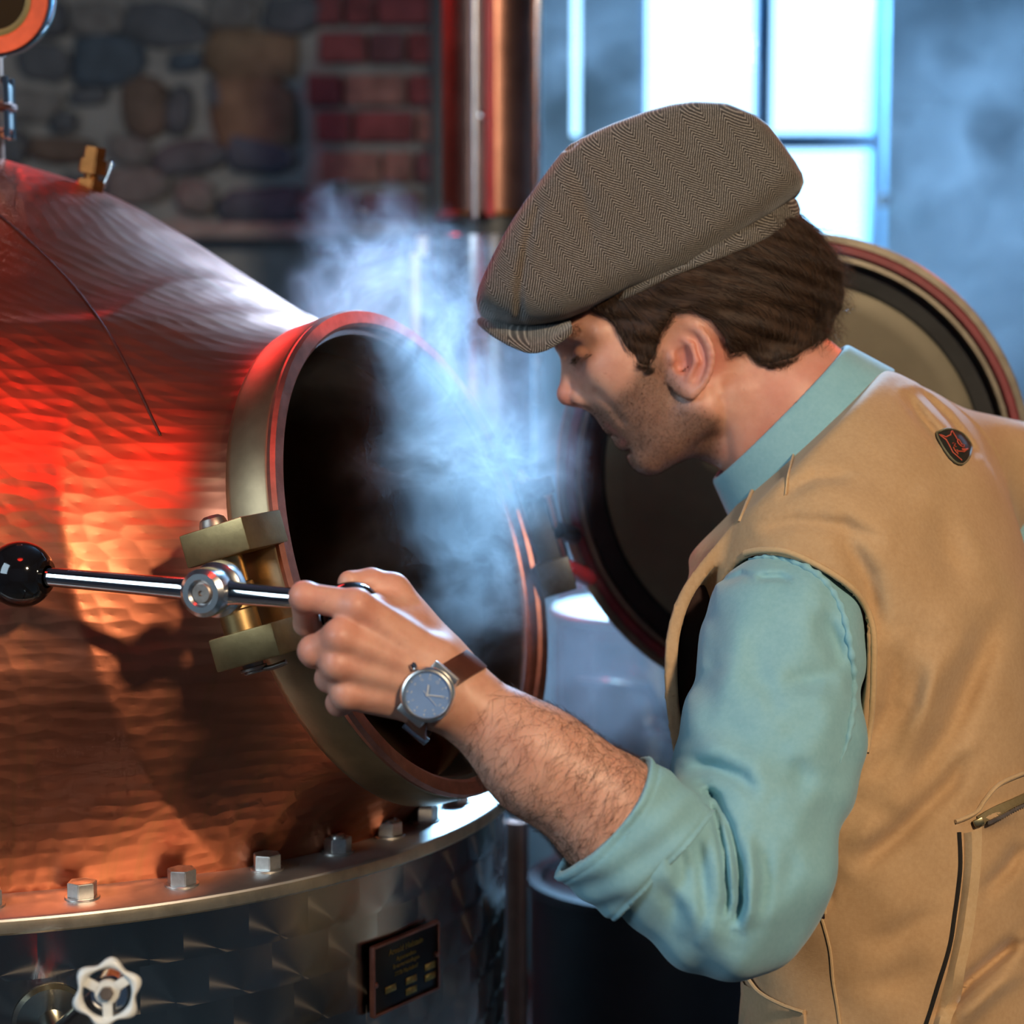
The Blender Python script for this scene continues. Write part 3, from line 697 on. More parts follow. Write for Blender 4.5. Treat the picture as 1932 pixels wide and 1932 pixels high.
for dx, dz, sx_, sz_ in ((0, phh / 2, pw, 0.0018), (0, -phh / 2, pw, 0.0018), (pw / 2, 0, 0.0018, phh), (-pw / 2, 0, 0.0018, phh)):
    box('plate_edge', pc + pn * 0.0055 + pt * dx + Z_ * dz, (sx_ + 0.001, 0.005, sz_ + 0.001), M_LIP, plate, 0.0005, (pt, pn, Z_))
def text(s, size, c, ax, az, nrm, mat, parent, name='lettering', ext=0.0002, align='CENTER'):
    cu = bpy.data.curves.new(name, 'FONT'); cu.body = s; cu.size = size; cu.extrude = ext; cu.align_x = align; cu.align_y = 'CENTER'; cu.resolution_u = 2
    o = bpy.data.objects.new(name, cu); link(o, parent)
    m = Matrix([[ax[i], az[i], nrm[i]] for i in range(3)]).to_4x4(); m.translation = Vector(c - parent_loc(parent)); o.matrix_local = m
    cu.materials.append(mat)
    me = bpy.data.meshes.new_from_object(o)
    mo = bpy.data.objects.new(name, me); link(mo, parent); mo.matrix_local = m; bpy.data.objects.remove(o)
    if not me.materials: me.materials.append(mat)
    return mo
fz = pn * 0.0064
text('Arnold Holstein', phh * 0.125, pc + fz + Z_ * phh * 0.33, pt, Z_, pn, M_GOLD, plate)
text('Apparatebau', phh * 0.09, pc + fz + Z_ * phh * 0.20, pt, Z_, pn, M_GOLD, plate)
text('Brennereianlagen', phh * 0.09, pc + fz + Z_ * phh * 0.10, pt, Z_, pn, M_GOLD, plate)
text('7778 Markdorf', phh * 0.09, pc + fz - Z_ * phh * 0.02, pt, Z_, pn, M_GOLD, plate)
for dx, dz in ((-0.24, -0.2), (0.38, -0.12), (0.38, -0.28), (0.08, -0.2), (0.08, -0.36)):
    box('plate_field', pc + pn * 0.0062 + pt * pw * dx + Z_ * phh * dz, (pw * 0.17, 0.0006, phh * 0.10), M_GOLD, plate, 0.0002, (pt, pn, Z_))
for dx, dz in ((-0.47, -0.05), (0.47, 0.02)):
    lathe('plate_rivet', [(0, 0.004), (0.0025, 0.003), (0.0035, 0.0)], pc + pn * 0.005 + pt * pw * dx + Z_ * phh * dz, pn, M_LIP, plate, 14)
# white valve on the jacket
vw = W(202, 1873, 1.475)
valve = empty('steam_valve', jpt(100, 1925), 'white six-lobed valve handwheel on the steel jacket at lower left', 'valve')
M_WHITEH = simple('chipped_white_enamel', (0.78, 0.79, 0.76), 0.32, 0, 0.08, 40, 0.15, 60, 0.001)
vn = np.array([0.10, -0.985, 0.14]); vn /= np.linalg.norm(vn); va, vb, _ = frame(vn)
n = 96; V = []
lob = lambda t: 0.0225 + 0.0025 * math.cos(6 * (t - 0.35))
seg = 12
for i in range(n):
    t = 2 * math.pi * i / n; u = math.cos(t) * va + math.sin(t) * vb; rr = lob(t); tr = 0.0056 + 0.0012 * math.cos(6 * (t - 0.35))
    inner = 0.0168
    for j in range(seg):
        s = 2 * math.pi * j / seg; rad = (inner + rr) / 2 + (rr - inner) / 2 * math.cos(s); V.append(vw + u * rad + vn * 0.0048 * math.sin(s))
F = [(i * seg + j, i * seg + (j + 1) % seg, ((i + 1) % n) * seg + (j + 1) % seg, ((i + 1) % n) * seg + j) for i in range(n) for j in range(seg)]
hw = mk('handwheel', V, F, M_WHITEH, valve, True)
for k in range(3):
    t = 0.55 + k * 2 * math.pi / 3; u = math.cos(t) * va + math.sin(t) * vb; w_ = np.cross(vn, u)
    box('spoke', vw + u * 0.0125 - vn * 0.001, (0.012, 0.0068, 0.004), M_WHITEH, hw, 0.001, (u, w_, vn))
lathe('wheel_hub', [(0, 0.0), (0.0082, 0.0), (0.0088, -0.002), (0.0086, -0.008)], vw + vn * 0.001, vn, M_WHITEH, hw, 24)
prism('hub_nut', [(0.0052 * math.cos(k * math.pi / 3), 0.0052 * math.sin(k * math.pi / 3)) for k in range(6)], vw + vn * 0.003, va, vb, vn, 0.005, M_STEELDULL, hw, 0.0005)
cyl('valve_stem', vw, vw - vn * 0.05, 0.005, M_CHROME, valve, 16)
cyl('valve_bonnet', vw - vn * 0.014 - Z_ * 0.004, vw - vn * 0.045 - Z_ * 0.004, 0.013, M_CHROME, valve, 24)
rb = jpt(96, 1926); rn = np.array([rb[0] - TC[0], rb[1] - TC[1], 0]); rn /= np.linalg.norm(rn)
lathe('wall_rosette', [(0.031, 0.0), (0.031, 0.002), (0.028, 0.006), (0.018, 0.009), (0.012, 0.010)], rb, rn, simple('nickel_rosette', (0.70, 0.66, 0.50), 0.15, 1.0, 0.15, 20), valve, 48)
cyl('valve_pipe', rb, rb + rn * 0.055, 0.0125, M_CHROME, valve, 28)
cyl('valve_elbow', rb + rn * 0.048, vw - vn * 0.03 - Z_ * 0.006, 0.0115, M_CHROME, valve, 24)
# ================================================================== THE MAN: body (one continuous skin)
HS = FPX / 1.92                      # pixels per metre at the head's own depth
def hfr(P):
    r = P - CAM.astype(P.dtype); q = r @ (np.stack([RT, -UP, FW], 1) * HS).astype(P.dtype); return q + np.array([966, 966, -1.92 * HS], P.dtype)
def hfr_inv(Q):
    return CAM + ((Q[:, :1] - 966) / HS) * RT + ((966 - Q[:, 1:2]) / HS) * UP + (1.92 + Q[:, 2:3] / HS) * FW
def rot2(dx, dy):
    L = math.hypot(dx, dy); dx /= L; dy /= L
    return np.array([[dx, dy, 0], [-dy, dx, 0], [0, 0, 1.0]])
A_CR = rot2(0.97, -0.24); A_FA = rot2(-0.824, 0.567)
NAX = np.array([0.68, 0.73]); NREF = np.array([1467.0, 759.0])
def neck_d(Q, grow=0.0):
    q = Q * np.array([1, 1, 1.22])
    d = rcone(q, (1385, 671, 0), (1475, 768, 0), 132 + grow, 150 + grow)
    return smin(d, rcone(q, (1475, 768, 0), (1590, 890, 0), 150 + grow, 162 + grow), 20)
def cran_d(Q, g=(0, 0, 0)):
    return ell(Q, (1315, 545, 0), (232 + g[0], 190 + g[1], 156 + g[2]), A_CR)
def head_px(Q):
    S = np.stack([Q[:, 0], Q[:, 1], np.abs(Q[:, 2])], 1)
    d = cran_d(Q)
    d = smin(d, ell(Q, (1190, 690, 0), (112, 165, 116), A_FA), 50)
    d = smin(d, ell(Q, (1240, 778, 0), (74, 100, 86), A_FA), 45)
    d = smin(d, rcone(S, (1322, 690, 76), (1322, 772, 78), 30, 36), 45)
    d = smin(d, rcone(S, (1322, 772, 78), (1228, 855, 18), 36, 32), 40)
    d = smin(d, ell(S, (1168, 700, 84), (56, 40, 30)), 40)
    d = smin(d, ell(Q, (1223, 860, 0), (34, 32, 40)), 22)
    d = smin(d, ell(Q, (1193, 780, 0), (54, 66, 60), A_FA), 26)
    # brow, socket, eye under its lowered lid
    d = smin(d, chain(S, [(1066, 646, 8), (1084, 632, 58), (1128, 634, 96)], [21, 22, 20], 8), 22)
    d = smax(d, -ell(S, (1074, 680, 60), (28, 22, 30)), 22)
    d = smin(d, ell(S, (1108, 674, 60), (26, 23, 30)), 7)
    lidl = ell(S, (1107, 672, 60), (28, 17, 32)); d = smin(d, np.maximum(lidl, (S[:, 1] - 680 + 0.10 * (S[:, 0] - 1085))), 5)
    # nose
    ns = rcone(Q, (1076, 664, 0), (1075, 736, 0), 14, 19)
    ns = smin(ns, ell(Q, (1075, 745, 0), (24, 21, 22)), 12)
    ns = smin(ns, rcone(Q, (1100, 680, 0), (1108, 742, 0), 22, 27), 16)
    ns = smin(ns, ell(S, (1102, 748, 23), (25, 19, 14)), 8)
    ns = smin(ns, rcone(Q, (1082, 757, 0), (1122, 764, 0), 8, 12), 8)
    d = smin(d, ns, 14)
    d = smax(d, -ell(S, (1092, 767, 12), (11, 7, 6)), 5)
    # nasolabial fold, lips, mouth
    d = d + 3.0 * np.exp(-(seg2(S[:, 0], S[:, 1], [(1122, 744), (1150, 772), (1172, 800)]) / 7) ** 2) * (S[:, 2] > 20)
    d = smin(d, chain(S, [(1150, 802, 0), (1154, 803, 18), (1176, 812, 44)], [10, 9, 5], 5), 9)
    d = smin(d, chain(S, [(1172, 834, 0), (1176, 834, 18), (1188, 822, 42)], [11, 10, 5], 5), 9)
    d = smax(d, -chain(S, [(1150, 819, 0), (1160, 820, 22), (1186, 818, 48)], [4, 4, 3], 4), 5)
    d = smax(d, -rcone(S, (1184, 851, 0), (1192, 850, 26), 5, 5), 10)
    # ears
    E = S.copy(); E[:, 0] = (E[:, 0] - 1288) / 0.95 + 1302; E[:, 1] = (E[:, 1] - 690) / 0.95 + 682; E[:, 2] -= 10 + (E[:, 0] - 1262) * 0.34
    er = ell(E, (1301, 680, 100), (43, 70, 8), rot2(1, 0.12))
    er = smin(er, chain(E, spline([(1266, 664, 100), (1253, 640, 102), (1258, 618, 105), (1284, 609, 108), (1318, 622, 110), (1340, 654, 110), (1343, 692, 108), (1330, 726, 105), (1308, 748, 102)], 20), [8.5] * 14 + [7.5] * 6, 3), 6)
    er = smin(er, chain(E, [(1282, 630, 104), (1306, 652, 109), (1315, 684, 109), (1302, 716, 106)], [6, 7, 7, 6], 4), 6)
    er = smin(er, ell(E, (1304, 735, 101), (20, 19, 9)), 8)
    er = smax(er, -ell(E, (1290, 680, 110), (18, 28, 24)), 5)
    er = smax(er, -ell(E, (1286, 622, 112), (16, 6, 7), rot2(1, 0.35)), 4)
    er = smin(er, ell(E, (1270, 676, 103), (9, 13, 9)), 6)
    er = smax(er, -ell(E, (1284, 668, 105), (8, 10, 26)), 4)
    d = smin(d, er, 9)
    # neck, throat, sternomastoid
    d = smin(d, neck_d(Q), 34)
    d = smin(d, rcone(Q, (1332, 812, 0), (1425, 846, 0), 52, 62), 26)
    d = smin(d, rcone(S, (1385, 745, 92), (1420, 900, 40), 20, 26), 40)
    d = d + 2.2 * np.exp(-(seg2(Q[:, 0], Q[:, 1], [(1352, 760), (1362, 820), (1372, 880)]) / 9) ** 2)
    return d
# ---- arm and hand
SHO = W(1530, 1120, 1.76); ELB = W(1352, 1702, 1.607); FB = W(1180, 1566, 1.597); FMI = W(1012, 1437, 1.592); WR = W(866, 1318, 1.588)
MCP = [W(672, 1143, 1.552), W(642, 1201, 1.545), W(636, 1252, 1.549), W(654, 1308, 1.559)]
CAR = [W(822, 1248, 1.580), W(815, 1272, 1.575), W(810, 1298, 1.576), W(806, 1326, 1.582)]
FING = [  # (PIP, DIP, tip) per finger
    (W(575, 1126, 1.556), W(578, 1176, 1.586), W(618, 1186, 1.606)),
    (W(592, 1228, 1.557), W(592, 1236, 1.592), W(628, 1220, 1.612)),
    (W(622, 1279, 1.568), W(618, 1276, 1.598), W(650, 1255, 1.612)),
    (W(640, 1326, 1.577), W(640, 1318, 1.600), W(662, 1300, 1.612))]
FR = [(0.0118, 0.0106, 0.0094, 0.0080), (0.0122, 0.0108, 0.0094, 0.0082), (0.0114, 0.0100, 0.0088, 0.0078), (0.0104, 0.0090, 0.0080, 0.0070)]
THB = [W(846, 1262, 1.600), W(738, 1118, 1.612), W(700, 1102, 1.606), W(660, 1099, 1.596)]
def hand_d(P):
    d = rcone(P, CAR[0], WR, 0.017, 0.026)
    d = smin(d, rcone(P, CAR[3], WR, 0.017, 0.026), 0.012)
    for a, b, r in zip(CAR, MCP, (0.0128, 0.0132, 0.0126, 0.0120)):
        d = smin(d, rcone(P, a, b, 0.0165, r), 0.010)
        d = smin(d, rcone(P, a + FW * 0.016, b + FW * 0.020 + UP * -0.002, 0.015, 0.011), 0.012)
    for b in MCP: d = smin(d, ell(P, b - FW * 0.003, (0.0112,) * 3), 0.005)
    for a, b in zip(CAR, MCP): d = smin(d, rcone(P, a - FW * 0.0135, b - FW * 0.0095, 0.0030, 0.0030), 0.007)
    # web and mound of the thumb
    d = smin(d, rcone(P, THB[0], THB[1], 0.020, 0.0150), 0.016)
    d = smin(d, rcone(P, W(760, 1190, 1.595), W(706, 1150, 1.585), 0.016, 0.011), 0.016)
    th = chain(P, THB[1:], [0.0138, 0.0118, 0.0092], 0.004)
    d = smin(d, th, 0.006)
    for m, (p, q, t), r in zip(MCP, FING, FR):
        f = chain(P, [m, p, q, t], r, 0.0035)
        f = smin(f, ell(P, p, (r[1] * 1.06,) * 3), 0.003)
        d = smin(d, f, 0.0035)
    return d
def arm_d(P):
    d = chain(P, [SHO, ELB], [0.038, 0.034], 0.01)
    d = smin(d, chain(P, [ELB, FB, FMI, WR], [0.034, 0.0430, 0.0370, 0.0262], 0.02), 0.02)
    ax = (WR - FB); 
    d = smin(d, rcone(P, W(1150, 1500, 1.585), W(960, 1370, 1.583), 0.030, 0.020), 0.02)
    return d
def torso_in(P):
    d = chain(P, [W(1600, 900, 1.92), W(1650, 1150, 1.88), W(1700, 1650, 1.86), W(1720, 2050, 1.86)], [0.085, 0.10, 0.095, 0.10], 0.05)
    return smin(smin(d, rcone(P, SHO, W(1660, 960, 1.92), 0.045, 0.07), 0.04), rcone(P, W(1660, 960, 1.92), W(1880, 940, 2.02), 0.06, 0.045), 0.04)
RSH, REL, RWR = W(1880, 950, 2.02), W(1830, 1480, 2.03), W(1770, 1830, 1.99)
def far_arm(P):
    d = chain(P, [RSH, REL, RWR], [0.046, 0.040, 0.026], 0.02)
    k = (RWR - REL) / np.linalg.norm(RWR - REL); p0 = RWR + k * 0.085
    d = smin(d, rcone(P, RWR, RWR + k * 0.06, 0.026, 0.024), 0.02)
    for j in range(4):
        b = p0 + LATH * (j - 1.5) * 0.019; d = smin(d, chain(P, [RWR + k * 0.05 + LATH * (j - 1.5) * 0.012, b, b + k * 0.035 - LATH2 * 0.012, b + k * 0.055 - LATH2 * 0.03], [0.013, 0.0105, 0.0092, 0.008], 0.004), 0.004)
    return smin(d, chain(P, [RWR + k * 0.02 - LATH * 0.02, RWR + k * 0.055 - LATH * 0.042, RWR + k * 0.085 - LATH * 0.045 - LATH2 * 0.012], [0.015, 0.0115, 0.009], 0.004), 0.006)
LATH = np.array([-0.82, 0.57, 0.0]); LATH2 = np.array([0.57, 0.82, 0.0])
HC = hfr_inv(np.array([[1330, 680, 0.0]]))[0]
def body_sdf(P):
    d = smin(arm_d(P), torso_in(P), 0.05)
    m = (P[:, 1] > 1.88) & (P[:, 0] > 0.28)
    if m.any(): d[m] = smin(d[m], far_arm(P[m]), 0.02)
    m = ((P - HC) ** 2).sum(1) < 0.26 ** 2
    if m.any(): d[m] = smin(d[m], head_px(hfr(P[m])) / HS, 0.02)
    hc = (MCP[1] + CAR[1]) / 2
    m = ((P - hc) ** 2).sum(1) < 0.15 ** 2
    if m.any(): d[m] = smin(d[m], hand_d(P[m]), 0.010)
    return d
def skin_mat():
    t = NT('skin'); c = t.coord()
    at = t.n('ShaderNodeAttribute', attribute_name='tone'); sp = t.n('ShaderNodeSeparateColor'); t.l(at.outputs['Color'], sp.inputs[0])
    blot = t.noise(38, 5, 0.6, c); fine = t.noise(420, 3, 0.6, c)
    col = t.ramp(blot, [(0.3, (0.55, 0.255, 0.175)), (0.55, (0.66, 0.34, 0.24)), (0.75, (0.70, 0.39, 0.285))])
    col = t.mix(t.math('MULTIPLY', sp.outputs[1], 0.75), col, (0.60, 0.16, 0.13))       # ruddy: nose, ear, knuckles, neck
    spots = t.ramp(t.noise(150, 2, 0.5, c), [(0.70, (0, 0, 0)), (0.76, (1, 1, 1))])
    stub = t.math('MULTIPLY', sp.outputs[0], t.math('ADD', 0.52, t.math('MULTIPLY', fine, 0.35)), clamp=True)
    col = t.mix(stub, col, (0.105, 0.068, 0.05))
    col = t.mix(t.math('MULTIPLY', spots, 0.22), col, (0.26, 0.10, 0.07))
    col = t.mix(t.math('MULTIPLY', sp.outputs[2], 0.8), col, (0.38, 0.13, 0.11))        # lips, nostril rim
    t.set(Base_Color=col, Roughness=0.46, Specular_IOR_Level=0.42, Subsurface_Weight=0.18, Subsurface_Scale=0.006)
    t.b.inputs['Subsurface Radius'].default_value = (1.0, 0.35, 0.2)
    b = t.bump(t.noise(900, 3, 0.6, c), 0.14, 0.0004); t.bump(t.noise(110, 4, 0.6, c), 0.16, 0.0012, b)
    return t.m
M_SKIN = skin_mat()
person = empty('person', (W(1700, 1932, 1.86)[0], W(1700, 1932, 1.86)[1], 0.0), 'man in tweed flat cap and tan vest bending to look into the open manway', 'person')
lo = np.array([-0.19, 1.48, 0.80]); hi = np.array([0.58, 2.16, 1.76])
V, Q = sdf_mesh(body_sdf, lo, hi, 0.0019, B=8, slack=1.35, newton=1)
body = fast_mesh('body', V, Q, M_SKIN, person)
BV = V
Hq = hfr(V); u, v, w = Hq.T; aw = np.abs(w)
inhead = ((V - HC) ** 2).sum(1) < 0.25 ** 2
stub = np.clip(1 - poly2(u, v, [(1108, 770), (1150, 770), (1185, 735), (1205, 690), (1240, 680), (1262, 720), (1290, 775), (1345, 800), (1345, 880), (1200, 905), (1150, 840), (1120, 795)]) / 26 - 0.35, 0, 1) * inhead
stub = stub * np.clip((aw - 8) / 10 + 0.8, 0, 1)
ruddy = np.zeros(len(V))
for c, r in (((1070, 745, 0), 30), ((1310, 690, -112), 52), ((1310, 690, 112), 52), ((1150, 705, -95), 14)):
    ruddy = np.maximum(ruddy, np.exp(-(((Hq - np.array(c)) ** 2).sum(1)) / r ** 2) * inhead)
ruddy = np.maximum(ruddy, 0.55 * np.clip(1 - seg2(u, v, [(1450, 740), (1560, 690), (1420, 860)]) / 90, 0, 1) * inhead)
for p in MCP + [f[0] for f in FING] + [THB[2]]:
    ruddy = np.maximum(ruddy, 0.55 * np.exp(-((V - p) ** 2).sum(1) / 0.016 ** 2))
lip = np.maximum(np.clip(1 - seg2(u, v, [(1148, 803), (1160, 812), (1180, 822), (1174, 836)]) / 13, 0, 1) * (aw < 46), np.clip(1 - np.hypot(u - 1094, v - 765) / 12, 0, 1) * (aw < 22)) * inhead
ca = body.data.color_attributes.new('tone', 'FLOAT_COLOR', 'POINT')
ca.data.foreach_set('color', np.stack([stub, ruddy, lip, np.ones(len(V))], 1).astype(np.float32).ravel())
# ================================================================== CLOTHES
def cloth_mat(name, a, b, weave=1400, bump=0.25, rough=0.85, spec=0.2, big=12, sheen=0.2):
    t = NT(name); c = t.coord()
    n1 = t.noise(big, 4, 0.6, c); n2 = t.noise(260, 3, 0.6, c)
    wv = t.math('MULTIPLY', t.noise(1.0, 1, 0.5, t.mapped(c, (weave, weave, 130))), t.noise(1.0, 1, 0.5, t.mapped(c, (130, 130, weave))))
    f = t.math('ADD', t.math('MULTIPLY', n1, 0.6), t.math('MULTIPLY', n2, 0.4))
    t.set(Base_Color=t.ramp(f, [(0.35, a), (0.65, b)]), Roughness=rough, Specular_IOR_Level=spec, Sheen_Weight=sheen)
    bb = t.bump(wv, bump, 0.0006); t.bump(t.noise(60, 4, 0.6, c), 0.18, 0.0016, bb)
    return t.m
M_VEST = cloth_mat('tan_canvas', (0.45, 0.28, 0.145), (0.55, 0.36, 0.20), 1500, 0.2)
M_VESTEDGE = cloth_mat('tan_canvas_edge', (0.50, 0.33, 0.17), (0.60, 0.42, 0.24), 1500, 0.3)
M_STITCH = simple('pale_stitching', (0.50, 0.34, 0.17), 0.8)
M_SHIRT = cloth_mat('chambray_blue', (0.215, 0.425, 0.49), (0.275, 0.50, 0.56), 1800, 0.25, 0.8, 0.2, 14)
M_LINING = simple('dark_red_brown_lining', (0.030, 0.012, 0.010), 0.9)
# ---- sleeve
def folds(u, v, L):
    d = 0.0
    for pts, wd, amp in L:
        k = 5.0 * wd * wd; (ax_, ay_), (bx_, by_) = pts[0], pts[-1]
        tp = (1 - np.exp(-((u - ax_) ** 2 + (v - ay_) ** 2) / k)) * (1 - np.exp(-((u - bx_) ** 2 + (v - by_) ** 2) / k))
        d = d + amp * tp * np.exp(-(seg2(u, v, pts) / wd) ** 2)
    return d
SL_F = [([(1322, 1486), (1352, 1505), (1376, 1560), (1392, 1630), (1398, 1700), (1384, 1752)], 9, 0.0085), ([(1334, 1500), (1352, 1548), (1366, 1610), (1372, 1690), (1366, 1740)], 8, 0.0065),
        ([(1345, 1490), (1364, 1530), (1380, 1600), (1386, 1680)], 9, -0.0035), ([(1408, 1560), (1420, 1640), (1416, 1720), (1396, 1770)], 13, -0.005), ([(1436, 1590), (1446, 1660), (1430, 1740)], 14, 0.0035),
        ([(1290, 1440), (1350, 1448), (1400, 1470), (1440, 1510)], 15, 0.0055), ([(1300, 1478), (1330, 1478)], 14, -0.004), ([(1285, 1410), (1330, 1380), (1360, 1345)], 22, 0.0045),
        ([(1440, 1330), (1500, 1285), (1560, 1280), (1605, 1320)], 24, 0.006), ([(1480, 1350), (1540, 1330), (1590, 1370)], 26, -0.004), ([(1545, 1140), (1575, 1210), (1590, 1290)], 18, 0.006), ([(1500, 1150), (1540, 1230), (1550, 1260)], 26, -0.004), ([(1470, 1520), (1520, 1470), (1580, 1440)], 26, 0.006), ([(1440, 1470), (1500, 1420), (1570, 1390)], 26, -0.005), ([(1290, 1660), (1330, 1740), (1390, 1790)], 24, -0.004), ([(1230, 1650), (1270, 1700), (1290, 1760)], 18, 0.004), ([(1300, 1400), (1360, 1410), (1420, 1440), (1470, 1500)], 24, -0.005),
        ([(1410, 1250), (1450, 1300), (1470, 1380)], 20, 0.004), ([(1440, 1420), (1500, 1450), (1530, 1520)], 24, 0.004), ([(1420, 1090), (1470, 1088), (1500, 1096)], 7, 0.0035), ([(1350, 1105), (1400, 1085), (1430, 1092)], 8, 0.003),
        ([(1270, 1560), (1285, 1630), (1290, 1700)], 16, 0.005), ([(1240, 1570), (1262, 1640)], 12, -0.003), ([(1310, 1560), (1325, 1640), (1330, 1720), (1320, 1780)], 13, 0.0035), ([(1500, 1560), (1490, 1640), (1450, 1730)], 22, 0.0035),
        ([(1330, 1180), (1345, 1260), (1320, 1340)], 20, 0.0035), ([(1372, 1140), (1392, 1230), (1380, 1320)], 24, -0.003)]
def sleeve_core(P):
    d = chain(P, [W(1478, 1198, 1.732), W(1452, 1420, 1.685), W(1392, 1650, 1.628)], [0.068, 0.0695, 0.066], 0.02)
    d = smin(d, rcone(P, W(1392, 1650, 1.628), W(1366, 1702, 1.612), 0.064, 0.052), 0.03)
    d = smin(d, rcone(P, W(1366, 1700, 1.612), W(1240, 1614, 1.602), 0.053, 0.052), 0.02)
    return d
def sleeve_sdf(P):
    d = sleeve_core(P); m = np.abs(d) < 0.03
    if m.any():
        u, v, z = pix(P[m]); s = P[m]
        und = 0.0016 * np.sin(s[:, 2] * 95 + s[:, 0] * 60 + 2 * np.sin(s[:, 0] * 45)) + 0.0012 * np.sin(s[:, 0] * 140 - s[:, 2] * 60)
        d[m] = d[m] + 1.5 * folds(u, v, SL_F) + und
    # open end towards the cuff, hollow around the forearm
    e = (P - W(1186, 1572, 1.60)) @ ((WR - ELB) / np.linalg.norm(WR - ELB))
    e = np.where(P[:, 2] < W(1200, 1440, 1.60)[2], e, -1.0)
    return np.maximum(d, e)
shirt = empty('shirt', parent_loc(person) - parent_loc(person)); shirt.parent = person; shirt.location = (0, 0, 1.0)
V, Q = sdf_mesh(sleeve_sdf, (0.05, 1.50, 0.86), (0.34, 1.84, 1.58), 0.0024, newton=1)
fast_mesh('sleeve', V, Q, M_SHIRT, shirt)
sp_ = hit(sleeve_sdf, spline([(1412, 1056), (1450, 1052), (1500, 1062), (1552, 1094), (1588, 1150), (1606, 1230), (1610, 1310), (1600, 1390), (1584, 1440)], 120), 1.35, 2.2, 0.0004)
tube('armhole_seam', sp_, (0.0030 + 0.0008 * np.sin(np.arange(120) * 1.1)) * np.clip(np.minimum(np.arange(120), 119 - np.arange(120)) / 22 + 0.12, 0, 1), M_SHIRT, shirt, 8)
def far_sleeve(P):
    d = chain(P, [RSH, W(1850, 1250, 2.03), REL], [0.060, 0.060, 0.056], 0.03); k = (RWR - REL) / np.linalg.norm(RWR - REL)
    d = smin(d, rcone(P, REL, REL + k * 0.10, 0.056, 0.050), 0.02); return np.maximum(d, (P - (REL + k * 0.09)) @ k)
V, Q = sdf_mesh(far_sleeve, (0.30, 1.90, 0.95), (0.60, 2.14, 1.66), 0.006, newton=1)
fast_mesh('far_sleeve', V, Q, M_SHIRT, shirt)
# ---- rolled cuff
FAX = (WR - ELB) / np.linalg.norm(WR - ELB); CUC = W(1190, 1577, 1.600)
CE1 = np.cross(FAX, FW); CE1 /= np.linalg.norm(CE1); CE2 = np.cross(FAX, CE1)
def cuff_sdf(P):
    q = P - CUC; a = q @ FAX; x = q @ CE1; y = q @ CE2
    r = np.sqrt(x * x + y * y); th_ = np.arctan2(y, x)
    R = 0.0562 + 0.0022 * np.sin(3 * th_ + 0.6) + 0.0012 * np.sin(7 * th_) - 0.05 * np.clip(-a - 0.005, 0, 0.1) + 0.0010 * np.sin(th_ * 4 + a * 260)
    lo_ = -0.034 + 0.010 * np.sin(th_ + 0.4); hi_ = 0.0245 + 0.003 * np.sin(2 * th_ + 1.2)
    body_ = np.maximum(np.maximum(a - hi_, lo_ - a), np.abs(r - R + 0.0035) - 0.0038)
    seam = 0.0010 * np.exp(-((a - hi_ + 0.006) / 0.0012) ** 2) + 0.0012 * np.exp(-((a - lo_ - 0.004) / 0.0016) ** 2)
    return body_ + seam
V, Q = sdf_mesh(cuff_sdf, CUC - 0.085, CUC + 0.085, 0.0017, newton=1)
cf = fast_mesh('rolled_cuff', V, Q, M_SHIRT, shirt); cf['label'] = 'rolled up cuff'
# pale inner band just behind the cuff
# ---- collar around the neck (head frame)
def collar_sdf(P):
    Q = hfr(P); q = Q[:, :2] - NREF; a = q @ NAX; b = q @ np.array([0.73, -0.68]); w = Q[:, 2] * 1.16
    bb = b + 8; r = np.hypot(bb, w); R = 170 + 0.34 * np.clip(a - 8, -10, 200)
    th_ = np.arctan2(w, bb)
    top = 12 + 8 * np.cos(th_) * -1 + 4
    shell = np.abs(r - R) - 6.5
    return smax(smax(shell, top - a, 7), a - 106, 5) / HS
V, Q = sdf_mesh(collar_sdf, HC + np.array([-0.09, -0.17, -0.24]), HC + np.array([0.24, 0.19, 0.08]), 0.0022, newton=1)
fast_mesh('collar', V, Q, M_SHIRT, shirt)
